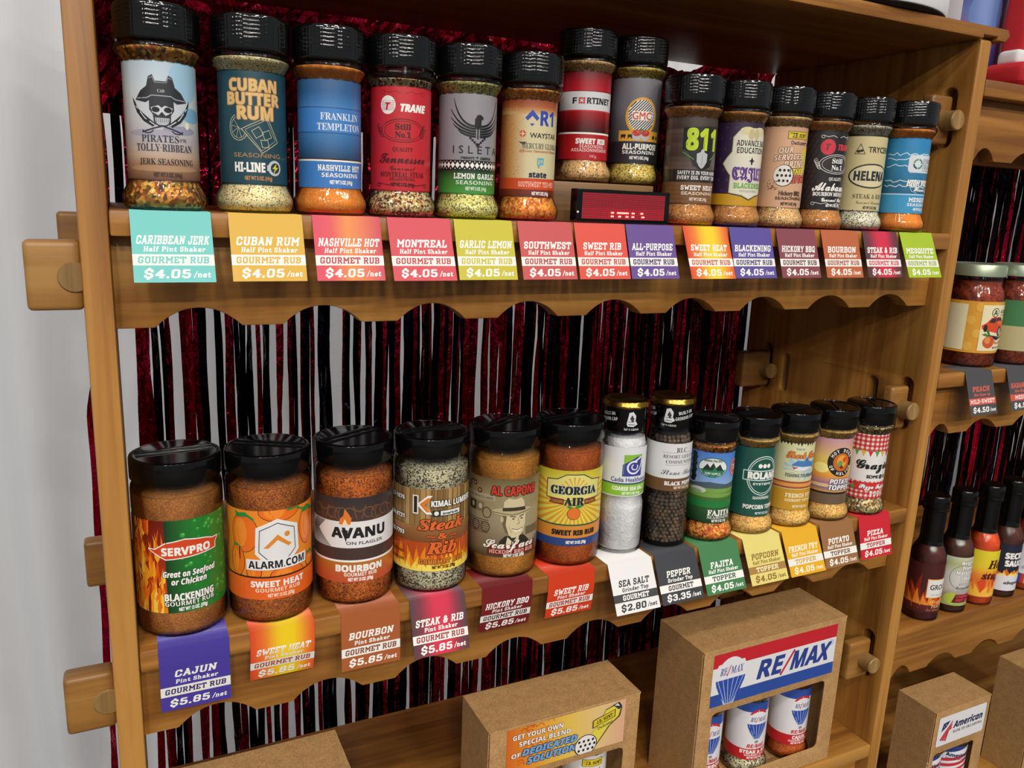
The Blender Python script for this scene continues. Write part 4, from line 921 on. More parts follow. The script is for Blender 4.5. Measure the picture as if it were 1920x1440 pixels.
def L_scar():
    g = G(pw, 75.2, '8c7e62'); g.GV(0, 75.2, [(0, '4a3c2c'), (8, '6e6048'), (35, '9a8c70'), (60, '94865f'), (75, '6a5836')]); r = random.Random(14)
    g.P([(-52, 52), (-16, 54), (-16, 60), (-52, 59)], 'a89c80'); g.T('COURT CONVICTS CAPONE', -33, 56, 2.4, '2c261c', 'b', 30)
    for k in range(7): g.R(-52, 34 - k * 2, -22, 34.8 - k * 2, '5a4e3a')
    g.R(-46, 42, -36, 51, '3c3426'); g.R(-35, 42, -27, 51, '7c6e54'); g.E(-40.5, 47, 2, 2.6, 'b8aa8a'); g.E(-31, 47, 2, 2.6, 'c4b696')
    for x, y in ((-24, 42), (-36, 28), (-25, 28)): g.O(x, y, 4.6, 5.4, .9, '4a4030')
    for x, y in ((-46, 66), (-38, 68), (-32, 62)): g.E(x, y, 2.6, 2.6, '6a2c24'); g.E(x, y, 1.2, 1.2, 'a8947a')
    g.O(-40, 62, 9, 9, 2.2, '4a4232', 60, 200)
    g.E(22, 30, 12, 17, '9c9072'); g.R(14, 20, 34, 28, '6a5c44')
    g.P([(-14, 2), (-11, 16), (-6, 21), (12, 21), (18, 15), (20, 2)], '2c261e'); g.P([(-7, 2), (-4, 20), (1, 15), (7, 21), (6, 2)], 'd8ccac'); g.P([(0, 16), (4, 16), (5, 2), (-1, 2)], '3a3024')
    g.P([(-9, 43), (-9, 33), (-6, 25), (0, 19), (6, 19), (11, 24), (13, 32), (13.5, 43)], 'd2c29a'); g.P([(-9, 43), (-9, 33), (-6, 25), (-3, 22), (-6, 32), (-5, 43)], '6a5a40'); g.E(-9.6, 37, 1.6, 3, 'c0ae86')
    g.K([(-2, 40), (3, 39.2)], .9, '2c261e'); g.K([(7, 39.2), (11, 40.4)], .9, '2c261e'); g.E(1, 37.4, 1.3, .6, '2c261e'); g.E(9, 37.4, 1.2, .6, '2c261e'); g.K([(5.4, 38), (7, 32.6), (4.6, 32)], .5, '7a6a4c'); g.P([(0, 28), (5, 26.4), (11, 28.4), (8, 25), (3, 24.6)], 'efe6cc'); g.K([(0, 28), (5, 26.4), (11, 28.4)], .6, '4a3a28'); g.K([(-3, 30), (0, 24)], .4, '8a7a58')
    g.E(1, 44.5, 20, 4.2, 'b8a880', 26); g.P([(-9, 45), (-8, 54), (-4, 57.5), (2, 56), (8, 57.5), (11, 54), (12.5, 45)], 'ccbe98'); g.P([(-9.2, 45), (-9, 48.4), (12.4, 48.4), (12.8, 45)], '3a3024'); g.K([(-18, 44), (0, 41.4), (20, 44.4)], .8, '6e6042')
    g.T('AL CAPONE', 2, 64, 8, 'c63a28', 'S', 44, .35, o='3a120c', ow=.7)
    g.R(-22, 2.4, 27, 12.5, '6e1418'); g.T('Scarface', -1, 13.4, 9, 'efe8d8', 'r', 50, .3, o='2c1410', ow=.3); g.T('HICKORY BBQ RUB', 2, 5.6, 3.8, 'e4b4a0', 'S', 44); net13(g, 3, 1.8, WH, 20); return g
def L_georgia():
    g = G(pw, 75.2, 'e0d24e')
    g.b0()
    for i in range(36):
        a, b = rad(i * 10), rad(i * 10 + 4.6)
        if i % 1 == 0: g.P([(8 * cos(a), 46 + 8 * sin(a)), (70 * cos(a), 46 + 70 * sin(a)), (70 * cos(b), 46 + 70 * sin(b)), (8 * cos(b), 46 + 8 * sin(b))], 'dc9c34')
    g.b1()
    g.GV(66, 75.2, [(66, 'd8cc48'), (75, 'c8b830')]); g.R(-pw / 2, 0, pw / 2, 21, 'd88a34'); g.R(-pw / 2, 20.4, pw / 2, 22, '2c5a3a'); g.R(-pw / 2, 0, pw / 2, 8, '2c4480')
    for x in (-56, 56): g.P([(x - 14, 52), (x + 14, 52), (x + 14, 64), (x - 14, 64)], '23304c'); g.P([(x - 13, 53), (x + 13, 53), (x + 13, 63), (x - 13, 63)], 'e4d868')
    g.T('GEORGIA', -56, 58, 5, '1e2438', 'b', 22, .2); g.T('GEORGIA', 56, 58, 5, '1e2438', 'b', 22, .2)
    f = [(-27, 48), (-27, 65), (-17, 66), (-8, 71), (8, 71), (17, 66), (27, 65), (27, 48), (14, 46.5), (-14, 46.5)]
    g.K(f, 1.8, '23304c', True); g.P(f, 'e0d678')
    for i in range(1, 18, 2):
        a, b = rad(i * 10), rad(i * 10 + 7); g.P([(0, 55), (0 + 13 * cos(a) * 1.1, 55 + 14 * sin(a)), (13 * cos(b) * 1.1, 55 + 14 * sin(b))], 'dca03c')
    g.T('GEORGIA', 0, 56, 7.6, '1e2030', 'b', 46, .6, o='d8e4c0', ow=.3); g.T('AIR', 0, 45, 7.6, '1e2030', 'b', 19, .6, o='e0d678', ow=.5)
    for sg, t in ((-1, 'COOLING'), (1, 'HEATING')): g.P([(sg * 10, 41.6), (sg * 25, 42.6), (sg * 22.6, 45.4), (sg * 25, 48), (sg * 10, 47.4)], '7a3024'); g.T(t, sg * 16.4, 44.6, 2.6, 'd0a050', 'b', 11)
    g.E(0, 33, 6.4, 6.2, '7a3a10', 24); g.E(0, 33, 5.9, 5.7, 'e2742a', 24); g.P([(0, 38.6), (4, 42), (9, 40.4), (5, 38.4)], '3f8a3c'); g.P([(0, 38.6), (-4, 41), (-7, 39.6), (-4, 38)], '3f8a3c')
    g.T('SWEET RIB RUB', 2, 13.6, 4.8, '17161a', 'S', 44, .3); net13(g, 4, 4, WH, 20); return g
def L_salt():
    g = G(149, 50, 'dfe0e3'); g.R(-75, 12.6, 75, 14, '2c3f78'); g.R(-75, 0, 75, 12.6, '86bf36'); g.R(-75, 0, 75, 1.0, 'dfe0e3')
    g.P([(-7, 23), (13, 23), (13, 43), (-7, 43)], '86b83a'); g.P([(-8, 21), (13, 21), (13, 39), (7, 41), (-8, 33)], '3c4290')
    g.O(3.5, 30, 7.4, 7, 1.8, 'e8e8f0', 60, 330); g.O(4.5, 30.5, 3.8, 3.4, 1.1, 'e8e8f0', 120, 400); g.K([(5, 36.6), (9, 39), (12, 40)], 1.6, 'e8e8f0'); g.K([(10, 27), (12, 33), (12.6, 38)], 1.1, 'e8e8f0')
    g.T('Cadia Healthcare', 1, 17.6, 4.4, '2f4486', 's', 40, .14); g.T('COARSE SEA SALT', 1, 8.4, 3.8, 'f0f4e4', 'S', 36, .2); net5(g, 3, 3.6, 'f0f4e4', 20); return g
def L_pepper():
    g = G(149, 50, 'dddcdc'); g.R(-75, 0, 75, 13.4, '6c4a2c'); g.T('RLC', 0, 43.4, 5, '34364a', 'b', 12); g.K([(-20, 40.6), (-5, 40.6)], .3, '6a6a74'); g.K([(5, 40.6), (20, 40.6)], .3, '6a6a74')
    g.T('RESORT LIFESTYLE', 2, 36.6, 3.6, '4a4c58', 'b', 42); g.T('COMMUNITIES', 1, 31, 3.6, '4a4c58', 'b', 34); g.K([(-16, 27.6), (16, 27.6)], .3, '6a6a74')
    g.T('Stone Ridge', 2, 20.4, 6, '3a3f5c', 'r', 44); g.T('BLACK PEPPER', 3, 8.4, 4, WH, 'b', 38, .2); net5(g, 4, 3.8, 'e0d0bc', 20); return g
def L_fajita():
    g = G(hw, 77.4); g.GV(41, 77.4, [(41, '8fb0d8'), (60, '5f8ccf'), (77, '4a7cc8')]); g.GV(0, 42, [(0, '16361c'), (12, '24502a'), (24, '3c6a30'), (42, '5c8c3c')])
    g.P([(-70, 40), (-50, 45), (-30, 42), (-8, 45.5), (10, 43), (30, 45), (70, 42), (70, 39), (-70, 38)], '4a5a66')
    for y in (36, 31): g.E(-10, y, 44, 2.4, '7aa048')
    g.R(-hw / 2, 17.4, hw / 2, 24.5, '1f7c3c'); g.E(-20, 35.6, 9, 3.4, 'c8ccc8'); g.E(-22, 34, 7, 2, '8fa47c')
    for k in range(9): g.E(-27 + (k % 2), 46 + k * 3.4, 3.4, 2.6, '14241a')
    g.E(-6, 61, 15.4, 10.6, '1f5a44', 30); g.E(-6, 61, 14.6, 9.8, 'dfe6e4', 30); g.P([(-20, 58.6), (8, 58.6), (4, 54), (-3, 51.4), (-9, 51.4), (-16, 54)], '1f7a54')
    g.P([(-17, 58), (-12, 65), (-9, 61), (-6, 66.5), (-3, 61), (1, 65), (5, 58)], '26302c'); g.P([(-6, 58), (-4, 63), (-2, 58)], '1f8a50'); g.T('SIERRA PACIFIC', -6, 68.2, 2.2, '26302c', 's', 19, .15); g.T('TURF SUPPLY', -6, 54.6, 2.3, WH, 'S', 16)
    g.E(22, 60, 8, 9.4, 'b8323c', 26); g.O(22, 60, 7, 8.4, .6, WH); g.T('TG', 22, 60, 6, WH, 'S', 8)
    g.T('FAJITA', 6, 12, 6, WH, 'b', 27, .25); g.T('SEASONING', 6, 6.8, 3, WH, 'b', 27); net5(g, 6, 3, WH, 17); return g
def L_roland():
    g = G(hw, 77.4, '1b5347'); g.O(0, 46, 18.6, 22, .9, 'dce8e4', n=40); g.O(0, 46, 16.6, 19.6, .7, 'dce8e4', n=40); g.R(-22, 41, 22, 51.4, '1b5347')
    g.K([(-22, 41), (-22, 51.4), (22, 51.4), (22, 41)], 1, 'dce8e4', True); g.T('ROLAND', 1, 46.2, 7, WH, 'S', 36, .6)
    for x in (-5, 0, 5): g.E(x, 57, 2.2, 2.4, WH); 
    g.T('SYSTEMS', 0, 37, 2.4, WH, 's', 22, .15); g.T('SEASONING', 0, 21.4, 3, WH, 'S', 20); g.T('POPCORN TOPPER', 2, 11, 4.6, WH, 'S', 42, .15); net5(g, 3, 4, 'c8d8d4', 17); return g
def L_shark():
    g = G(hw, 77.4, 'd8d3a2'); r = random.Random(6)
    g.b0()
    for i in range(40): x = -72 + i * 3.7; g.P([(x, 77.4), (x + 3.8, 77.4), (x + 2, 77.4 - r.uniform(1, 5))], '3a3626')
    g.b1()
    for i in range(14): a = i * .45; g.P([(2, 47), (22 * cos(a), 48 + 15 * sin(a)), (20 * cos(a + .2), 48 + 11 * sin(a + .2))], 'a4c4dc')
    g.P([(-12, 52), (-6, 57), (6, 57), (14, 55), (22, 58), (19, 52), (21, 46), (13, 50), (4, 47), (-6, 47)], '4a7cb4'); g.P([(-10, 51), (0, 50), (13, 50), (4, 46), (-8, 46)], 'e0e4ea'); g.P([(2, 57), (5, 61), (8, 57)], '3a68a0'); g.P([(-11, 50), (-4, 49.4), (-9, 47)], 'b8484c')
    g.T('Yancey', -4, 70.5, 2.6, '4a88b8', 'b', 10); g.T('Shark Tour', 2, 64, 8, 'd8823c', 'r', 40, .35, o='7a3420', ow=.4); g.T('FISHING TOURNAMENT', 4, 40, 3.6, '2c3440', 'S', 42)
    g.R(-hw / 2, 25, hw / 2, 33, 'a84a2c'); g.R(-hw / 2, 27, hw / 2, 31, 'dc9a50'); g.R(-hw / 2, 0, hw / 2, 24, 'c8962a')
    g.T('FRENCH FRY', 2, 17, 4.8, 'f0e4bc', 'm', 34, .45); g.T('GOURMET TOPPER', 2, 11.4, 3, 'f0e4bc', 'm', 34, .2); net5(g, 3, 4.4, 'f0e4bc', 18); return g
def L_hotdog():
    g = G(hw, 77.4); g.GV(14, 77.4, [(14, 'd8a040'), (20, '6c5c8c'), (26, '9c7ca0'), (30, 'e08a3c'), (42, 'e8c048'), (55, 'e0c070'), (68, 'd0a08c'), (77, 'c492a4')])
    g.E(-22, 42, 9, 6, 'f2e48c'); g.E(-20, 22, 16, 2, 'e0c090'); g.R(-hw / 2, 12, hw / 2, 14.4, '1e1a1a'); g.R(-hw / 2, 0, hw / 2, 12, '6c5846')
    g.E(0, 50, 16, 17, '1c1a1c', 32); g.E(0, 50, 10, 10.6, 'c86a24', 24); g.E(0, 51, 6, 7.4, 'e8a23c', 16); g.E(-2, 48, 3, 4, '6a9a54', 12); g.E(3, 53, 2.4, 3.4, 'd84a24', 12); g.P([(-3, 44), (0, 47), (3, 44), (0, 42)], '7a2c14')
    for i, c in enumerate('HOT DOGS'): a = rad(150 - i * 17); g.T(c, 13 * cos(a), 50 + 13.6 * sin(a), 3.6, WH, 'S', 2.6 if c != ' ' else 1, rot=150 - i * 17 - 90) if c != ' ' else None
    for i, c in enumerate('OF HILTON'): a = rad(205 + i * 16); g.T(c, 13 * cos(a), 50 + 13.6 * sin(a), 3.4, WH, 'S', 2.6, rot=205 + i * 16 + 90) if c != ' ' else None
    g.T('POTATO', 2, 27, 5.6, WH, 'I', 26, .2, o='3a2c5c', ow=.6); g.T('TOPPER', 2, 20, 5.6, WH, 'I', 27, .2, o='3a2c5c', ow=.6); return g
def L_pizza():
    g = G(hw, 77.4, 'e4e0dc')
    def ging(y0, y1):
        g.R(-hw / 2, y0, hw / 2, y1, 'e6dcd8'); st = 5.25
        g.b0()
        for i in range(-14, 14): g.R(i * st, y0, i * st + st / 2, y1, 'd0605c')
        g.b1(); g.b0(); n = int((y1 - y0) / st) + 1
        for j in range(n):
            a, b = y0 + j * st, min(y1, y0 + j * st + st / 2)
            for i in range(-14, 14): g.R(i * st + st / 2, a, i * st + st, b, 'd0605c'); g.R(i * st, a, i * st + st / 2, b, 'b81c24')
        g.b1()
    ging(57, 77.4); ging(0, 21); g.K([(-72 + i * 6, 57.5 + 1.2 * (i % 2)) for i in range(25)], .4, '8a8478')
    for i in range(-9, 10): x = i * 7.4; g.P([(x - 2.6, 58), (x + 2.6, 57.4), (x, 50.6)], ('5c9c3c', 'd8b030', 'c4282c')[i % 3])
    g.T('Grazie', 0, 42, 11.5, '16161a', 'r', 42, .5); g.T('SDMI', -2, 27, 3.6, '26242a', 's', 13, .3); g.E(9, 27, 2.6, 2.8, '4a4a52'); g.T('E', 15, 27, 3.6, '26242a', 's', 3, .3)
    g.R(-22, 10, 40, 20, 'cc3034'); g.T('Pizza Topper', 4, 15.4, 5.6, WH, 'r', 38, .3, o='8a1418'); g.P([(-26, 12), (-21, 17), (-20, 11)], '5c9c3c'); net5(g, 6, 7, WH, 17); return g
def balloon(g, x, y, s, txt=True):
    g.P([(x + s * 1.0 * sin(rad(a)) * (1 if a < 100 else .98), y + s * 1.15 * cos(rad(a))) for a in range(-115, 116, 10)] + [(x + .3 * s, y - 1.75 * s), (x - .3 * s, y - 1.75 * s)], 'e4e2e6')
    g.P([(x + s * sin(rad(a)), y + s * 1.15 * cos(rad(a))) for a in range(-58, 59, 8)], 'c4242c'); g.P([(x + s * .97 * sin(rad(a)), y + s * 1.15 * (cos(rad(a)) - .2)) for a in range(-56, 57, 8)], 'e4e2e6')
    g.P([(x - s * .97, y - .28 * s), (x + s * .97, y - .28 * s), (x + s * .88, y - .62 * s), (x + s * .66, y - 1.08 * s), (x + .26 * s, y - 1.7 * s), (x - .26 * s, y - 1.7 * s), (x - s * .66, y - 1.08 * s), (x - s * .88, y - .62 * s)], '2c4ca4')
    for k in (-.66, -.4, -.14, .14, .4, .66): g.K([(x + k * s * 1.25, y - .3 * s), (x + k * s * .35, y - 1.72 * s)], .035 * s, 'b4c4e4')
    g.R(x - .16 * s, y - 2.1 * s, x + .16 * s, y - 1.85 * s, '8a8c94')
    if txt: g.T('RE', x - .48 * s, y + .18 * s, .42 * s, '2c3c84', 'i', .5 * s); g.K([(x - .26 * s, y - .1 * s), (x - .05 * s, y + .45 * s)], .06 * s, 'c4242c'); g.T('MAX', x + .38 * s, y + .18 * s, .42 * s, '2c3c84', 'i', .85 * s)
def remaxword(g, x, y, h, w, c, b=.15):
    g.T('RE', x - w * .31, y, h, c, 'S', w * .3, b, .22); g.K([(x - w * .17, y - h * .62), (x - w * .02, y + h * .62)], h * .14, 'c42430'); g.T('MAX', x + w * .22, y, h, c, 'S', w * .5, b, .22)
def L_remax(top, flav):
    def f():
        g = G(hw, 77.4, 'e2e0e2'); g.R(-hw / 2, 64, hw / 2, 77.4, '2c4c9c'); g.P([(-hw / 2, 66), (-28, 64), (-18, 58), (0, 56), (18, 58), (28, 64), (hw / 2, 66), (hw / 2, 50), (-hw / 2, 50)], 'e2e0e2')
        balloon(g, 0, 52, 14); remaxword(g, 0, 18.6, 4.6, 24, 'c4242c'); g.R(-hw / 2, 0, hw / 2, 14.6, 'c4242c')
        g.T(flav, 0, 10.6, 4.4, WH, 'S', 18 if len(flav) < 7 else 38, .25); g.T('GOURMET RUB', 0, 6.2, 2.4, WH, 'S', 27); net5(g, 0, 2.8, WH, 20); return g
    return f
def L_jbwhite():
    g = G(hw, 77.4, 'e2ddd8'); g.R(-12, 64, 12, 73, '2a2416'); g.R(-11.4, 64.5, 11.4, 72.5, 'd9bf2c'); g.T('J.B. HUNT', 1, 68.4, 4, BK, 'm', 18, .5); g.T('Dedicated', 0, 60, 3.4, '3a3430', 's', 18, .15); g.E(0, 42, 10, 10, '2a2620'); g.E(0, 42, 9.2, 9.2, 'efece8'); return g
def L_amer():
    g = G(hw, 77.4, 'e4e4e8'); g.P([(-30, 77), (-30, 60), (20, 77.4)], '2a3a7c')
    for i in range(3): g.P([(-30, 50 - i * 9), (30, 72 - i * 9), (30, 67 - i * 9), (-30, 45 - i * 9)], 'c8303c')
    g.T('American', 0, 62, 5.4, '1c2450', 'S', 34, .3); g.T('BANK OF OKLAHOMA', 0, 56, 2.6, '3a3a44', 's', 34, .1); return g
def L_peach():
    g = G(214, 63, 'd99a2c')
    for i in range(-5, 6):
        for j in range(4): g.E(i * 20 - 6 + (j % 2) * 8, 8 + j * 16, 5, 5.4, 'e0aa40')
    for x in (-58, 12): g.R(x - 27, 3, x + 27, 59, 'e8dcb4')
    g.E(2, 50, 5.6, 5.8, '262420'); g.E(2, 50, 4.6, 4.8, 'e8dcb4'); g.T('A', 2, 50, 6, '262420', 'S', 6, .1); g.T('ALLIANCE', 22, 51.4, 4, '262420', 'b', 24, .15); g.T('AUTO GROUP', 22, 47, 1.8, '4a4438', 's', 22, .1)
    g.P([(-10, 24), (16, 20), (34, 25), (32, 21), (10, 16), (-6, 21)], '241c1c')
    g.P([(-14, 34), (-8, 38), (-3, 44), (12, 45), (20, 40), (32, 37), (34, 30), (30, 26), (14, 24), (-8, 28), (-13, 30)], 'd8481c'); g.P([(-6, 38), (-2, 43), (12, 44), (18, 39.6), (6, 37)], '3a2c30'); g.P([(2, 38), (16, 35), (32, 36), (20, 40), (8, 40)], 'e8742c'); g.K([(4, 38), (5, 44)], .8, 'd8481c')
    g.E(14, 27, 4.6, 6.4, '1e1a1c'); g.E(14, 27, 2.6, 4, 'a8a8a8'); g.E(-9, 31, 2.4, 4.6, '1e1a1c'); g.P([(22, 30), (33, 31), (33, 28), (22, 27)], '4a3430'); g.E(24, 32, 1.6, 1.8, 'e8d8a0')
    g.E(-2, 14, 8, 7.6, 'c8542c'); g.E(-4, 16, 4, 4, 'e08a4a'); g.P([(-2, 21), (-8, 25), (-12, 23), (-7, 21)], '4a7a34'); g.P([(-1, 21), (-4, 28), (-8, 29), (-5, 24)], '3a6a2c')
    g.T('Peach Salsa', 20, 14, 5, 'c8704a', 'r', 34, .1); g.T('NET WT 16 OZ (454g)', 18, 7, 2.2, '4a4438', 'S', 26); return g
def L_haba():
    g = G(214, 63, 'b5a97c'); g.R(-107, 31, 107, 63, '3d7848'); g.E(14, 42, 5, 5, 'b8ccb0'); g.R(-12, 18, 40, 18.6, '6a6248'); g.T('HABANERO', 10, 10, 5, '3c5234', 'm', 40, .6); g.T('SALSA', 10, 4.6, 2.8, '3c5234', 'S', 16); return g
def L_sauce1():
    g = G(136, 68, '4a1a1c'); flames(g, -68, 68, 6, 52, ('8a2414', 'c84a14', 'e88a2c'), 14, 3); g.GV(0, 12, [(0, '3a1418'), (12, '6a2018')])
    g.R(-14, 22, 20, 48, 'e8a03c'); g.R(-13, 23, 19, 47, 'e4e2dc'); g.T('GROUP', 4, 37, 7, '1c1a1c', 's', 28, .2); g.P([(12, 40), (13, 47), (15, 44), (15, 38)], 'c8404c'); g.T('www.thegroup.com', 3, 26.6, 2, '6a6668', 's', 22)
    g.T('Texas', 2, 17.6, 4.6, 'e8b868', 'r', 20, .1); g.T('PEACH', 4, 10.4, 4.4, 'e8c890', 'b', 18); g.T('HOT PEPPER SAUCE', 3, 5, 2.2, 'c88a60', 's', 28); return g
def L_sauce2():
    g = G(136, 68); g.GV(0, 68, [(0, 'a8b06a'), (14, '9a8a78'), (25, 'c8c4bc'), (45, 'd0d0c8'), (58, 'b4b878'), (68, 'c8ccb4')])
    g.E(-14, 10, 10, 8, 'b4c04a'); g.E(18, 30, 10, 12, 'b8b4cc'); g.O(-3, 40, 18, 18, .8, '7a7c84')
    for s, y in (('Bright', 60), ('Promo', 53.4), ('Marketing', 46.6), ('Ideas', 39)): g.T(s, 2, y, 4.6, 'f2f0ea', 'S', len(s) * 3.4, .2, o='6a6a70', ow=.5)
    g.T('SOURCE', 3, 31, 3.4, 'e8e4e0', 'S', 22, o='5a5a60', ow=.3); g.T('BrandAlliance', 4, 25.6, 3.6, '4a4650', 'b', 30); g.R(-10, 20, 18, 20.6, '8a8a90')
    g.P([(-14, 4), (22, 6), (24, 16), (-10, 16)], '5a1420'); g.T('CHIPOTLE', 5, 13, 3.4, 'd8404c', 'I', 28, .2); g.T('HOT SAUCE', 5, 8, 3.4, 'd8404c', 'I', 28, .2); return g
def L_sauce3():
    g = G(136, 68); g.GV(0, 68, [(0, 'a8301c'), (18, 'd8501c'), (34, 'e8902c'), (44, 'e4c42c'), (68, 'e0d02c')]); flames(g, -68, 68, 2, 46, ('d8481c', 'e8802c', 'f4b83c'), 14, 8)
    g.T('Hot', 6, 49, 12, '4a1410', 'i', 26, .5); g.T('stuff', 4, 33, 10, '4a1410', 'i', 34, .5); g.T('HOT SAUCE', 6, 6, 2.6, 'f0d080', 'S', 20); return g
def L_sauce4():
    g = G(136, 68, '1e2034'); g.T('SECRET', 4, 51, 8, WH, 'S', 36, .6); g.T('SAUCE', 2, 40, 8, WH, 'S', 30, .6); flames(g, -68, 68, 20, 14, ('d86a1c', 'f0a83c', 'f8e080'), 20, 4); g.R(-68, 0, 68, 22, 'dcdce0'); g.T('abogados', 4, 12, 4.4, '26242c', 'i', 30, .25); return g
def L_sauce5():
    g = G(136, 68, 'dfe0e6')
    for k, c in enumerate(('3a4a9c', 'c8342c', 'e0b030', 'c8342c')):
        for x in range(-68, 68, 16): g.R(x + k * 4, 0, x + k * 4 + 4, 14, c); g.R(x + k * 4, 58, x + k * 4 + 4, 68, c)
    g.E(-8, 40, 7, 7, 'c88a4a'); g.E(-8, 40, 4.6, 4.6, '6a6a8a'); g.T('Hola', 8, 34, 8, '3a3a5c', 'r', 22, .3); g.R(-16, 22, 24, 26, '9ab4d4'); return g

# ---------------------------------------------------------------- seasonings
sea = {
 'jerk': season('jerk_flakes', ['8a5a20', '5c3a14', 'a87a2c', '6e5a1c', 'b8742a', '3c2a12', 'c89a50', '7a3c14'], 420, .9),
 'cuban': season('pale_speckled', ['c2ac7c', 'ccb88c', 'b8a070', '6a5a3c', 'd4c49c', 'c0aa7a'], 1250),
 'orange': season('orange_powder', ['b46a1e', 'bc7424', 'a85e18', 'c07c2c'], 1500, .2),
 'steak': season('coarse_steak', ['b08a54', '8a6a3c', 'c8aa78', '4a3620', 'a8906a', '6a2a1c', 'd0bc94', '2e2418'], 650, .7),
 'lemon': season('lemon_garlic', ['b8ac5c', 'c8be74', 'a89c50', '6a6a34', 'd0c88a', '5a5030'], 950, .5),
 'southw': season('rust_granules', ['b8681c', 'a0541a', 'c87e2c', '8a4414', 'd09040'], 600, .7),
 'tan': season('tan_granules', ['b08c5c', 'a07c4c', 'c2a070', '6e5434', 'b89664'], 950, .4),
 'herb': season('gold_green_granules', ['a08a3c', 'b49c4c', '6a6428', 'c0aa60', '8a7030'], 850, .5),
 'brown': season('brown_rub', ['9c6a34', '8c5a28', 'a87840', '7a4c22', 'b08248'], 1300, .2),
 'grey': season('salt_and_pepper_rub', ['b4ac94', 'c4bca4', '3c362c', 'a49c84', 'd0c8b0', '585040', 'bcb498'], 1100, .4),
 'blacken': season('blackening_rub', ['94602a', '8a5624', 'a06c32', '7c4c20'], 1500, .2),
 'sweet': season('sweet_rub', ['8e4c18', '9a561c', 'a66222', '7a4014', '6a3610'], 1050, .3),
 'bourb': season('bourbon_rub', ['9c4e14', 'a85a1c', '8a4212', 'b46824', '5e3010'], 900, .4),
 'olive': season('peppery_rub', ['a8a082', 'b8b092', '4c4636', '98907a', 'c4bca0', '34302a'], 850, .4),
 'hick': season('hickory_rub', ['a06c24', '96621e', 'ac782e', '8a581c'], 1300, .2),
 'swrib': season('red_brown_rub', ['96480e', '8a400e', 'a25416', '7c380c'], 1200, .25),
 'salt': season('coarse_salt', ['e4e4e0', 'f0f0ec', 'd8d8d2', 'eceae6'], 420, 1.0),
 'popcorn': season('popcorn_topper', ['c89a54', 'c08e48', 'd0a664', 'a87a3c', '8a6430'], 900, .3),
 'fajita': season('fajita_granules', ['a8581c', '98480f', 'c07828', '7a3a10', 'd09a48'], 550, .8),
 'pizza': season('pizza_herbs', ['8a7a50', '5c5a30', 'a8966a', '6a2c1c', 'c0b088', '3c3820', '9a8450'], 480, .9),
}
peppercorn = season('peppercorn', ['4c4034', '58493a', '42372d', '64523f'], 120, .2)

# ---------------------------------------------------------------- price cards, upper and lower shelf
SH = [(-25.5, 'd8401f'), (-14, 'e8742a'), (-2, 'f0cc14'), (8, 'f0cc14'), (20, 'e67a26'), (25.5, 'd8501f')]
NA = [(-25.5, 'd63a58'), (-12, 'dc4a50'), (0, 'e88a3c'), (8, 'e27844'), (25.5, 'cc3450')]
ST = [(-25.5, '4a363e'), (-16, '7a2c3c'), (-4, 'd22848'), (8, 'd22848'), (18, '7a2c3c'), (25.5, '4a363e')]
up = [(0.0128, 'CARIBBEAN JERK', '6ac4be', '6ac4be', 46, 'teal price card reading CARIBBEAN JERK'), (0.0753, 'CUBAN RUM', 'd9a92a', 'd9a92a', 44, 'mustard yellow price card reading CUBAN RUM'),
      (0.1336, 'NASHVILLE HOT', NA, 'b02c3c', 46, 'red and orange shaded price card reading NASHVILLE HOT'), (0.1902, 'MONTREAL', 'd24450', 'b83440', 41, 'rose red price card reading MONTREAL'),
      (0.2448, 'GARLIC LEMON', 'c4ba24', 'c4ba24', 46, 'acid yellow price card reading GARLIC LEMON'), (0.301, 'SOUTHWEST', 'c44a4a', 'a8323a', 45, 'brick red price card reading SOUTHWEST'),
      (0.3546, 'SWEET RIB', 'dc4a3c', 'c03a30', 39, 'orange-red price card reading SWEET RIB below the LED sign'), (0.4071, 'ALL-PURPOSE', '644690', '3c2c64', 44, 'purple price card reading ALL-PURPOSE below the LED sign'),
      (0.469, 'SWEET HEAT', SH, 'c0602c', 42, 'yellow-orange price card reading SWEET HEAT on the upper shelf'), (0.5232, 'BLACKENING', '564896', '3c3470', 45, 'violet price card reading BLACKENING on the upper shelf'),
      (0.5814, 'HICKORY BBQ', '84404c', '5c2c38', 44, 'dull maroon price card reading HICKORY BBQ on the upper shelf'), (0.6407, 'BOURBON', 'ba6038', 'a04c2c', 40, 'rust price card reading BOURBON on the upper shelf'),
      (0.6994, 'STEAK & RIB', ST, 'c43a50', 45, 'dark price card with red centre reading STEAK & RIB on the upper shelf'), (0.755, 'MESQUITE', 'a4c028', '94ac30', 43, 'lime green price card reading MESQUITE')]
for i, (x, t, base, ink, tw, lab) in enumerate(up):
    price_card(x, 0, 0.0494, -0.0165 - (0.004 if i in (0, 3, 8, 13) else 0), -0.0462, t, 'Half Pint Shaker', 'GOURMET RUB', '$4.05', ink, base, tw, lab=lab, tabd=30)
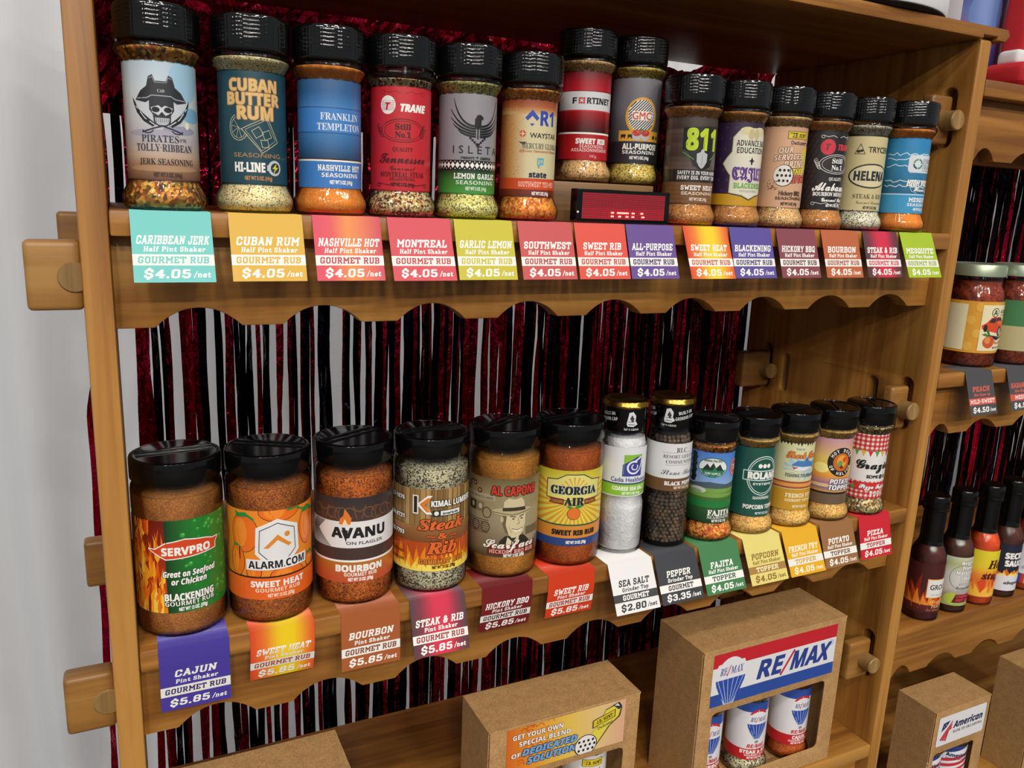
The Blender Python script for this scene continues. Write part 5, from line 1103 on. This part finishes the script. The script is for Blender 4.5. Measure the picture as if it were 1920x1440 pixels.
lo = [(0.0132, .0035, -.0560, 'CAJUN', '483a9c', '2e2668', 31, 'deep violet price card reading CAJUN at the left end of the lower shelf'), (0.0798, .0078, -.0474, 'SWEET HEAT', SH, 'a8502c', 43, 'yellow-orange price card reading SWEET HEAT on the lower shelf'),
      (0.1524, -.0024, -.0513, 'BOURBON', 'a85a2c', '7c3c1c', 39, 'rust price card reading BOURBON on the lower shelf'), (0.2121, -.0153, -.0463, 'STEAK & RIB', ST, '9c2438', 45, 'dark price card with red centre reading STEAK & RIB on the lower shelf'),
      (0.2806, .0054, -.0464, 'HICKORY BBQ', '721418', '4c1014', 44, 'dark maroon price card reading HICKORY BBQ on the lower shelf'), (0.3482, .0031, -.0452, 'SWEET RIB', 'd03a14', 'a82c14', 38, 'bright orange-red price card reading SWEET RIB on the lower shelf')]
for x, y, dz, t, base, ink, tw, lab in lo:
    price_card(x, ZL, .05, y, dz, t, 'Pint Shaker', 'GOURMET RUB', '$5.85', ink, base, tw, lab=lab, tabd=40)
DK = '2c2a2a'
lo2 = [(0.4134, 'SEA SALT', 'Grinder Top', 'GOURMET', '$2.80', 'e4e3e1', WH, '3a3a3c', DK, 36, 'white price card with black lettering reading SEA SALT'), (0.4676, 'PEPPER', 'Grinder Top', 'GOURMET', '$3.35', '33343a', '26262a', 'eeeae4', WH, 30, 'charcoal price card reading PEPPER'),
       (0.523, 'FAJITA', 'Half Pint Shaker', 'TOPPER', '$4.05', '3c7a48', '2c5c38', 'eeeae4', WH, 30, 'green price card reading FAJITA'), (0.5818, 'POPCORN', 'Half Pint Shaker', 'TOPPER', '$4.05', 'dfce74', 'efe4b0', 'a47c3e', '8c6a2c', 38, 'pale yellow price card with brown lettering reading POPCORN'),
       (0.6368, 'FRENCH FRY', 'Half Pint Shaker', 'TOPPER', '$4.05', 'e2a812', 'c8a44c', 'e8e4dc', 'f4ecd0', 43, 'golden yellow price card reading FRENCH FRY'), (0.6928, 'POTATO', 'Half Pint Shaker', 'TOPPER', '$4.05', '94663a', '6c4826', 'eeeae4', WH, 33, 'brown price card reading POTATO'),
       (0.7547, 'PIZZA', 'Half Pint Shaker', 'TOPPER', '$4.05', 'c81c2c', 'a01c2c', 'eeeae4', WH, 27, 'red price card reading PIZZA at the right end of the lower shelf')]
for i, (x, t, l2, band, pr, base, ink, bc, tc, tw, lab) in enumerate(lo2):
    price_card(x, ZL, .05, -.0222 + (.004 if i == 5 else .010 if i == 6 else 0), -.0436 - (.0016 if i == 5 else .004 if i == 6 else 0), t, l2, band, pr, ink, base, tw, bandc=bc, tc=tc, lab=lab)
for x, t, tw, band, lab in ((0.9025, 'PEACH', 32, 'MILD-SWEET', 'dark grey price card with red lettering reading PEACH below the salsa jar'), (0.9800, 'HABANERO', 42, 'MEDIUM', 'dark grey price card with red lettering reading HABANERO at the right edge')):
    price_card(x, R2, .053, -0.0165, -0.0500, t, '16oz Glass Jar', band, '$4.50', 'f0dcd4', '48474a', tw, bandc='cc5448', tc='d8604c', lab=lab, bt2=WH, cw=49)

# ---------------------------------------------------------------- shakers on the upper shelf
hs = 'half-pint spice shaker with black cap'
cat = 'spice shaker'; gu = 'half-pint shakers on the upper shelf'
for x, y, z, lf, sm, th, fill, lab in [
    (0.0377, .033, 0, L_pirate, 'jerk', -2, 106, 'half-pint shaker of coarse jerk flakes with skull and crossed swords label'),
    (0.0991, .033, 0, L_cuban, 'cuban', -6, 106, 'half-pint shaker with dark teal label showing a tilted drinking glass'),
    (0.1556, .034, 0, L_franklin, 'orange', 8, 106, 'half-pint shaker of orange seasoning with banded blue label'),
    (0.2119, .033, 0, L_trane, 'steak', -14, 102.5, 'half-pint shaker of coarse steak seasoning with red label'),
    (0.2689, .033, 0, L_isleta, 'lemon', -2, 105.5, 'half-pint shaker of yellow-green seasoning with grey eagle label'),
    (0.3250, .033, 0, L_arti, 'southw', -3, 105, 'half-pint shaker with cream and orange label full of small logos'),
    (0.4053, .078, .0353, L_fortinet, 'tan', -10, 106, 'half-pint shaker with red and white banded label, left one on the brown block'),
    (0.4620, .078, .0353, L_gmc, 'herb', -17, 106, 'half-pint shaker with grey label and striped circle, right one on the brown block'),
    (0.4965, .033, 0, L_811, 'brown', -9, 106, 'half-pint shaker with wood-plank label and large green numbers'),
    (0.5530, .033, 0, L_cajun, 'brown', -3, 106, 'half-pint shaker with purple label and cream badge'),
    (0.6096, .033, 0, L_hunt, 'tan', -10, 106, 'half-pint shaker with peach label and perforated shaker-top drawing'),
    (0.6660, .034, 0, L_alabama, 'brown', -8, 106, 'half-pint shaker with black whiskey-style label on the upper shelf'),
    (0.7222, .0325, 0, L_helena, 'grey', -17, 106, 'half-pint shaker with khaki label and black oval'),
    (0.7775, .0235, 0, L_mesq, 'orange', 3, 106, 'half-pint shaker with sky blue lightning label at the right end of the upper shelf')]:
    half_pint('spice_shaker', lab, cat, x, y, z, sea[sm], th, fill, lf(), True, gu)
rz = thing('riser_block', 'brown wooden riser block lifting two shakers behind the LED sign', 'riser', (0.412, 0.08, 0.0))
rbox('block', (-0.0542, -0.035, 0.0002), (0.0545, 0.035, 0.0353), wood('riser_wood', 'x', '6a4c30', '86643f', '94704a'), rz, 0.0012)
ls = thing('led_sign', 'small black scrolling LED sign with red dots standing on the upper shelf', 'LED sign', (0.4079, 0.009, 0.0008))
rbox('case', (-0.0487, -0.0045, 0), (0.0487, 0.0065, 0.0282), M['black'], ls, 0.0012)
g = G(86.5, 22.2, '4c0c14')
g.b0()
for i in range(56):
    for j in range(14): g.E(-42.3 + i * 1.538, 1.1 + j * 1.54, .56, .56, 'b01424' if j < 6 else '96131f', 6)
g.b1(); g.front(ls, 0, -0.0046, 0.0030, 'display', M['leds'])
em = bpy.data.materials.new('lit_led'); em.use_nodes = True; em.node_tree.nodes.clear()
e_, o_ = N(em.node_tree, 'ShaderNodeEmission'), N(em.node_tree, 'ShaderNodeOutputMaterial')
e_.inputs[0].default_value = (1, .12, .10, 1); e_.inputs[1].default_value = 9; em.node_tree.links.new(e_.outputs[0], o_.inputs[0])
lit = G(86.5, 22.2); rows = {1: [19, 20, 24, 25, 29, 30, 33, 34, 40, 41], 3: [19, 20, 23, 24, 25, 26, 27, 28, 29, 30, 33, 34, 39, 40]}
for j, xs in rows.items():
    for i in xs: lit.E(-42.3 + i * 1.538, 1.1 + j * 1.54, .75, .75, 'ffffff', 8)
lit.front(ls, 0, -0.0052, 0.0030, 'lit_diodes', em)
bm = bmesh.new(); bmesh.ops.create_uvsphere(bm, u_segments=10, v_segments=6, radius=0.0011, matrix=__import__('mathutils').Matrix.Translation((-0.0471, -0.0045, 0.0085)))
from_bm('indicator_stud', bm, plain('white_stud', 'e8e8e8', .4), ls, True)

# ---------------------------------------------------------------- lower shelf
gp = 'pint shakers on the lower shelf'
for x, y, lf, sm, th, ang, lab in [
    (0.0349, .0425, L_serv, 'blacken', 3, .1, 'large pint shaker with half flame, half green droplet label, leftmost on the lower shelf'),
    (0.1035, .0385, L_alarm, 'sweet', 1, -.5, 'large pint shaker with orange pepper label and white hexagon'),
    (0.1752, .0425, L_avanu, 'bourb', -7, .5, 'large pint shaker with brown label and wide white band'),
    (0.2445, .0385, L_kimal, 'olive', -4, .05, 'large pint shaker of grey peppery rub with timber and flames label'),
    (0.3175, .0400, L_scar, 'hick', -10, .45, 'large pint shaker with sepia gangster portrait label'),
    (0.3870, .0395, L_georgia, 'swrib', -18, .2, 'large pint shaker with yellow sunburst label')]:
    pint('spice_shaker', lab, cat, x, y, ZL, sea[sm], th, lf(), gp, ang)
gh = 'half-pint toppers on the lower shelf'
for x, y, lf, sm, th, fill, ang, lab in [
    (0.5558, .0300, L_fajita, 'fajita', -20, 103, -.75, 'half-pint topper with golf-course landscape label'),
    (0.6121, .0290, L_roland, 'popcorn', -9, 105, .1, 'half-pint topper with dark green label and white rings'),
    (0.6684, .0285, L_shark, 'popcorn', -14, 105, .1, 'half-pint topper with pale yellow leaping shark label'),
    (0.7246, .0260, L_hotdog, 'popcorn', -12, 105, .95, 'half-pint topper with sunset label and black ring badge'),
    (0.7808, .0240, L_pizza, 'pizza', -18, 105, .95, 'half-pint topper with red gingham picnic label')]:
    half_pint('spice_shaker', lab, cat, x, y, ZL, sea[sm], th, fill, lf(), False, gh, ang)
GB = [(0, 1), (20, 1), (22, 0), (24.2, 1.5), (24.6, 5), (24.6, 45), (24.1, 51), (22.7, 56.5), (23.2, 59.5), (23.2, 111.5), (22.4, 116), (21.3, 120), (20.6, 126)]
GS = [(0, 3.4), (20.5, 3.4), (22.6, 4.2), (23.2, 6.5), (23.2, 44.5), (22.6, 50.5), (21.4, 56), (21.9, 60), (21.9, 111), (21, 115.5), (20, 119), (0, 120)]
def grinder(x, y, lf, sm, th, lab, angs, pepper):
    t = thing('spice_grinder', lab, 'spice grinder', (x, y, ZL + .0005), 'glass grinders on the lower shelf')
    lathe('bottle', 'grinder_bottle', GB, M['glass'], t, 64)
    if pepper:
        lathe('seasoning', 'pepper_core', [(max(0, r - 2.4), z if i else z + 1) for i, (r, z) in enumerate(GS)], plain('pepper_gap_shade', '17120d', .9), t, 40)  # near-black core paints in the shade of the gaps between peppercorns
        ib = bmesh.new(); bmesh.ops.create_icosphere(ib, subdivisions=2, radius=1.0); IV = [tuple(v.co) for v in ib.verts]; IF = [[v.index for v in f.verts] for f in ib.faces]; ib.free()
        PV, PF = [], []; rg = random.Random(21); z = 6.5; k = 0
        while z < 118:
            R = 21.3 if z < 46 else (19.6 if z > 55 else 21.3 - (z - 46) * .19)
            if z > 112: R -= (z - 112) * .3
            n = int(2 * pi * R / 4.5)
            for i in range(n):
                a = 2 * pi * (i + .5 * (k % 2) + rg.uniform(-.15, .15)) / n; rr = R - rg.uniform(0, .9); q = rg.uniform(1.95, 2.5); o_ = len(PV); dz = rg.uniform(-.5, .5)
                PV += [((rr * cos(a) + u[0] * q) / 1000, (rr * sin(a) + u[1] * q) / 1000, (z + dz + u[2] * q) / 1000) for u in IV]; PF += [[j + o_ for j in f] for f in IF]
            z += 3.9; k += 1
        pm = bpy.data.meshes.new('peppercorns'); pm.from_pydata(PV, [], PF); o = link('peppercorns', pm, peppercorn, t, True); o['kind'] = 'stuff'
    else: lathe('seasoning', 'salt_fill', GS, sm, t, 64)
    lf().wrap(23.25, 60.5, th, t)
    c = lathe('grinder_cap', 'grinder_cap', [(0, 125), (21, 125), (21.6, 126), (21.6, 149.6), (21.0, 150), (0, 150)], M['black'], t, 56)
    lid = lathe('gold_lid', 'grinder_lid', [(0, 149.4), (22.6, 149.4), (23.3, 150.2), (23.3, 151), (22.8, 151.6), (22.4, 154), (21.4, 155.3), (17, 155.8), (15.8, 155.2), (0, 155.2)], M['gold'], t, 56); lid['label'] = 'gold metal lid'
    g = G(134, 24)
    for a in angs:
        u = rad(a) * 21.6
        g.P([(u - 5, 9), (u - 3, 20), (u + 1, 21), (u + 4, 17), (u + 3.6, 12), (u + 6, 8.6), (u + 2, 6), (u - 4, 6.4)], 'd8d8da'); g.P([(u - 2, 14), (u, 18), (u + 2.4, 14), (u + 1, 10)], '3a3a40'); g.K([(u - 3, 8.4), (u + 3, 8)], .7, '3a3a40'); g.K([(u - 3, 11), (u + 3, 11.4)], .6, '3a3a40')
        g.T('TIP N GRIND', u, 3.4, 2, 'd8d8da', 'b', 15); g.T('BUILT-IN', u - 25, 17, 3.2, 'd8d8da', 'S', 16, rot=8); g.T('GRINDER CAP', u - 25, 11.6, 3.2, 'd8d8da', 'S', 22, rot=8)
    g.wrap(21.62, 125.4, 0, c, 'cap_print')
grinder(0.4480, .0375, L_salt, sea['salt'], -13, 'clear glass grinder of coarse white salt with green-banded label', (-17, 163), False)
grinder(0.5020, .0340, L_pepper, None, -3, 'clear glass grinder of black peppercorns with brown-banded label', (-44, 68), True)

# ---------------------------------------------------------------- gift boxes
def gift_box(lab, x0, x1, yf, yb, z0, z1, win):
    t = thing('gift_box', lab, 'gift box', ((x0 + x1) / 2, (yf + yb) / 2, z0), 'kraft gift boxes')
    w_, d, h, k = (x1 - x0) / 2, (yb - yf) / 2, z1 - z0, 0.0012
    bm = bmesh.new()
    for a, b in (((-w_, -d + .0016, 0), (-w_ + k, d, h - k)), ((w_ - k, -d + .0016, 0), (w_, d, h - k)), ((-w_ + k, d - k, 0), (w_ - k, d, h - k)), ((-w_ + k, -d + k, 0.0002), (w_ - k, d - k, k)), ((-w_, -d + .0002, h - k), (w_, d, h))): box_bm(bm, a, b)
    bmesh.ops.recalc_face_normals(bm, faces=bm.faces); from_bm('carton', bm, M['kraft'], t)
    outs = [rrect(-w_ + .0012, 0.0005, w_ - .0012, h - .0018, .001, 2)]
    if win: outs.append(rrect(win[0] - (x0 + x1) / 2, win[2] - z0, win[1] - (x0 + x1) / 2, win[3] - z0, .006, 5))
    slab('front_panel', outs, 0.0012, M['kraft'], t, 'xz', -d - .0002, 0.0003)
    rbox('top_fold', (-w_ + .001, -d - .0004, h - .0022), (w_ - .001, -d + .0010, h + .0002), M['kraft'], t, 0.0005)
    return t
b1 = gift_box('tall kraft gift box with a red, white and blue balloon sticker and three bottles', 0.5497, 0.7668, .0043, .0830, ZB + .0003, -.4534, (0.5700, 0.7428, -.6255, -.5335))
g = G(187, 65, 'e2e1e3'); g.R(-94, 48, 94, 65, 'c4202c'); g.R(-94, 0, 94, 15, '2a4c9e')
remaxword(g, 29, 31.5, 22, 118, '2a3f8c', .9); g.O(86, 42, 3.4, 3.4, .5, '2a3f8c'); g.T('R', 86, 42, 3, '2a3f8c', 'S'); balloon(g, -67, 38, 22)
g.front(b1, 0, -.0396, .1232, 'sticker', M['label'])
b2 = gift_box('kraft gift box with an orange and yellow sticker, beside the balloon box', 0.2950, 0.4700, .0043, .0700, ZB + .0003, -.4800, (0.3190, 0.4525, -.6255, -.5400))
g = G(137, 50); g.GH(-69, 69, [(-69, 'd0601c'), (-40, 'e0902c'), (0, 'e4bc4c'), (40, 'e0c084'), (69, 'dca888')])
r_ = random.Random(2)
for i in range(40): x_, y_ = r_.uniform(-68, -18), r_.uniform(0, 50); g.O(x_, y_, 4, 4, .8, 'c8541c', 0, 160, 6)
for s_, x_, y_, h_, w_, c_ in (('GET YOUR OWN', -34, 40, 5, 56, WH), ('SPECIAL BLEND', -26, 31.5, 5, 58, WH)): g.T(s_, x_, y_, h_, c_, 'S', w_, .1, o='6a3c1c', ow=.35)
g.T('OF', -58, 20, 4.6, WH, 'S', 10, .1, o='6a3c1c', ow=.35); g.T('DEDICATED', -20, 21, 6.6, '7aa4cc', 'I', 62, .4, o='23365a', ow=.7); g.T('SOLUTIONS', -14, 10.6, 6.6, '7aa4cc', 'I', 62, .4, o='23365a', ow=.7)
g.P([(20, 12), (38, 30), (44, 44), (58, 48), (64, 42), (62, 32), (50, 24), (34, 4)], '4a4020'); g.P([(21, 13), (38, 30), (44, 43), (58, 47), (62, 41), (60, 33), (48, 24), (34, 6)], 'e0d048'); g.P([(52, 47), (60, 49), (64, 43), (60, 40)], '2a2c30'); g.P([(54, 46), (58, 48), (61, 44)], 'd0d4d8')
g.P([(29, 26), (56, 33), (56, 42), (29, 35)], '2a2416'); g.P([(30, 27), (55, 33.6), (55, 41), (30, 34.4)], 'd9bf2c'); g.T('J.B. HUNT', 43, 34, 4, BK, 'm', 20, .4, rot=14); g.T('Dedicated', 44, 26.6, 3.4, '3a3430', 's', 18, .1, rot=14)
g.E(22, 9, 13.4, 12, '2a2620', 26); g.E(22, 9, 12.4, 11.2, 'e8e4e0', 26)
for i in range(4):
    for j in range(3): g.E(14 + i * 5.4 + (j % 2) * 2, 4 + j * 5, 1.5, 1.6, '1c1a1a', 8)
g.front(b2, 0, -.0332, .1157, 'sticker', M['label'])
gift_box('plain kraft gift box cut off by the bottom edge at the left', 0.0045, 0.1625, .0043, .0670, ZB + .0003, -.4800, None)
b4 = gift_box('small kraft gift box with a striped flag sticker in the right bay', 0.9690, 1.0865, .0043, .0640, R4 + .0003, -.6410, (0.9785, 1.0640, -.8000, -.7080))
g = G(101, 46); g.A([rrect(-50, 0.3, 50, 45.7, 3)], H('e6e5e6')); g.P([(-43, 22), (-40, 35), (-26, 37), (-33, 28)], '222a5c')
for k_ in range(3): g.P([(-44 + k_ * 5, 10 - k_ * 1.5), (-34 + k_ * 3, 22 + k_), (-21, 36 - k_ * 5), (-21, 32.6 - k_ * 5), (-32 + k_ * 3, 19 + k_), (-40 + k_ * 5, 8 - k_ * 1.5)], 'c4404c')
for k_ in range(4): g.E(-38 + k_ * 3, 30 + (k_ % 2) * 2.6, .8, .8, WH, 6)
g.T('American', 13, 27.5, 10, '1a1e4c', 'I', 62, .4); g.T('BANK OF OKLAHOMA', 14, 16.6, 4.6, '3c3a44', 'b', 62)
g.front(b4, 0, -.0305, .1218, 'sticker', M['label'])
gift_box('kraft gift box at the right edge beside the flag sticker box', 1.1970, 1.3700, .0043, .0655, R4 + .0003, -.6410, None)
for i, (x, fl, sm, lab) in enumerate([(0.5900, 'BOURBON', 'bourb', 'shaker with balloon label inside the gift box, left of three'), (0.6600, 'STEAK & RIB', 'olive', 'shaker of grey rub with balloon label inside the gift box, middle of three'), (0.7290, 'CAJUN', 'swrib', 'shaker of red rub with balloon label inside the gift box, right of three')]):
    half_pint('spice_shaker', lab, cat, x, .041, ZB + .0013, sea[sm], (-8, -9, -6)[i], 106, L_remax(0, fl)(), True, 'shakers in the balloon gift box')
for i, (x, lab) in enumerate([(0.3270, 'white labelled shaker inside the orange sticker box, left of two in its window'), (0.4270, 'white labelled shaker inside the orange sticker box, right of two in its window')]):
    half_pint('spice_shaker', lab, cat, x, .038, ZB + .0013, sea['tan'], -10, 106, L_jbwhite(), True, 'shakers in the orange sticker box')
for i, (x, lab) in enumerate([(0.9990, 'flag-striped shaker inside the small gift box, left of two'), (1.0560, 'flag-striped shaker inside the small gift box, right of two')]):
    half_pint('spice_shaker', lab, cat, x, .0335, R4 + .0013, sea['brown'], -20, 106, L_amer(), True, 'shakers in the flag gift box')

# ---------------------------------------------------------------- right bay: salsa jars, hot sauces
JB = [(0, 1), (27, 1), (30, 0), (33, 1.4), (34, 5), (34, 82), (33.4, 88), (31.6, 94), (29.6, 98), (29.2, 104), (29.2, 112)]
salsa = season('red_brown_salsa', ['6a2410', '7a2c12', '5a1c0c', '84381a'], 300, .2)
for x, y, lf, lab in ((0.9610, .0440, L_peach, 'salsa jar with yellow label and orange sports car beside the upright'), (1.0360, .0380, L_haba, 'salsa jar with green and tan label at the right edge')):
    t = thing('salsa_jar', lab, 'jar', (x, y, R2 + .0005), 'salsa jars in the right bay')
    lathe('jar', 'jar_glass', JB, M['glass'], t, 64)
    lathe('salsa', 'jar_fill', [(max(0, r - 1.4), z + (1.6 if z < 3 else 0)) for r, z in JB[:-1]] + [(0, 106)], salsa, t, 64)
    lf().wrap(34.05, 18, -10, t, step=2.5)
    lathe('lid', 'jar_lid', [(0, 111), (30, 110), (31.4, 110.6), (31.4, 123), (30.4, 124.6), (27, 125), (25, 124.2), (0, 124.2)], M['paleLid'], t, 64)['label'] = 'pale green metal lid'
SB = [(0, 1), (17, 1), (19.5, 0), (21.5, 1.4), (22, 5), (22, 80), (21, 88), (18, 96), (14.4, 102), (13, 107), (12.4, 148), (12.4, 150)]
for x, y, lf, cols, th, lab in ((0.9235, .0225, L_sauce1, ['3c100a', '481410'], -8, 'hot sauce bottle with flame label and white square, nearest the upright'), (0.9790, .0235, L_sauce2, ['3a1c0e', '44220f'], -8, 'brown hot sauce bottle with pale green label'),
                               (1.0340, .0235, L_sauce3, ['a8380c', 'b44410'], -10, 'orange hot sauce bottle with yellow flame label'), (1.0870, .0260, L_sauce4, ['3c180c', '482010'], -12, 'hot sauce bottle with navy label and bold white lettering'), (1.1420, .0260, L_sauce5, ['9c3410', 'a83c14'], -22, 'hot sauce bottle with red, blue and yellow banded label at the right edge')):
    t = thing('hot_sauce_bottle', lab, 'sauce bottle', (x, y, R3 + .0005), 'hot sauce bottles in the right bay')
    lathe('bottle', 'sauce_glass', SB, M['glass'], t, 48)
    lathe('sauce', 'sauce_fill', [(max(0, r - 1.3), z + (1.6 if z < 3 else 0)) for r, z in SB[:9]] + [(0, 103)], season('sauce_%s' % cols[0], cols, 120, .05), t, 48)
    lf().wrap(22.05, 11, th, t)
    lathe('neck_sleeve', 'sauce_sleeve', [(15.2, 101), (14, 105), (13.6, 109), (13.2, 146), (12.2, 147)], M['black'], t, 48)
    lathe('cap', 'sauce_cap', [(0, 146), (15, 146), (15.6, 147), (15.6, 149), (14.8, 149.6), (15.2, 150.6), (15.2, 164), (14.2, 166), (0, 166.4)], M['black'], t, 48)

# ---------------------------------------------------------------- things on the top boards
hat = thing('sun_hat', 'white hat with a dark underside to its wide brim overhanging the top board', 'hat', (0.7150, 0.085, 0.2155))
for nm, prof, mt in (('brim', [(30, 4), (99, 3.2), (100, 4.5), (100, 24), (97, 27), (70, 30), (66, 33)], plain('white_cotton', 'e4e3e4', .8, b=(500, .2, .0006))), ('brim_underside', [(0, .4), (92, .4), (98.5, 2.2), (98.8, 3.4)], plain('dark_cotton', '1c1715', .85)), ('crown', [(68, 28), (66, 60), (60, 90), (48, 104), (0, 108)], plain('white_crown_cotton', 'e4e3e4', .8))):
    lathe(nm, nm, prof, mt, hat, 72).scale = (1.2, 1.0, 1)
tm = thing('tumbler', 'white tumbler printed with a purple sunset and palm trunk behind the shelf end', 'tumbler', (0.9660, 0.105, R1 + .0005))
lathe('cup', 'tumbler_cup', [(0, 1), (28, 1), (30, 0), (33, 1.4), (33.8, 6), (33.8, 100), (33.8, 165), (33, 166), (31.5, 165), (31, 6), (0, 5)], plain('white_enamel', 'dedde2', .2, coat=.4), tm, 64)
g = G(212, 130, 'dcdbe2'); g.GV(0, 120, [(0, '3c3a7c'), (30, '5a4a98'), (52, '8a6aa4'), (66, '6a78b8'), (90, '4a52a8'), (120, '3a3a90')], -34, 30); g.R(-34, 36, 30, 50, '8c6c9c'); g.E(0, 92, 24, 22, '4a3c98'); g.E(-6, 66, 20, 24, '6a86c4'); g.P([(12, 0), (17, 0), (16, 110), (13, 110)], '5a3a4c'); g.E(14, 104, 14, 5, '2a2a50')
g.wrap(33.9, 26, -22, tm, 'printed_wrap', step=2.5)
redm = plain('red_cloth', 'c01a26', .8, b=(260, .3, .0008))
rc = thing('red_cloth_bag', 'red stitched cloth bag with white trim standing on the right top board', 'bag', (1.03, 0.04, R1))
def blob(name, lo, hi, mat, bev, seed, amp):
    bm = bmesh.new(); box_bm(bm, lo, hi); bmesh.ops.recalc_face_normals(bm, faces=bm.faces)
    bmesh.ops.bevel(bm, geom=list(bm.edges), offset=bev, segments=4, affect='EDGES', profile=.5); bmesh.ops.subdivide_edges(bm, edges=list(bm.edges), cuts=2, use_grid_fill=True)
    for v in bm.verts:
        p = v.co; p.x += amp * sin(p.z * 90 + p.y * 60 + seed); p.y += amp * sin(p.x * 75 + p.z * 60 + seed * 2); p.z += (amp * .6 * sin(p.x * 85 + seed * 3) if p.z > lo[2] + .006 else 0)
    return from_bm(name, bm, mat, rc, True)
blob('body', (-0.074, -0.012, .018), (0.085, 0.022, .20), redm, .010, 1, .0012)
blob('lower_fold', (-0.104, -0.034, 0.0004), (0.11, 0.022, .029), redm, .011, 2, .0016)
blob('white_trim', (-0.088, -0.016, .027), (-0.058, 0.012, .044), plain('white_trim_cloth', 'dfdcdc', .85), .006, 3, .0008)
bm = bmesh.new()
for i in range(26): box_bm(bm, (-0.0635, -0.0142, .05 + i * .0056), (-0.0625, -0.0116, .0535 + i * .0056))
from_bm('stitching', bm, plain('red_thread', '8a1018', .8), rc)

if _ts:
    bpy.data.objects.remove(_ts[2]); bpy.data.curves.remove(_ts[1]); bpy.data.scenes.remove(_ts[0])
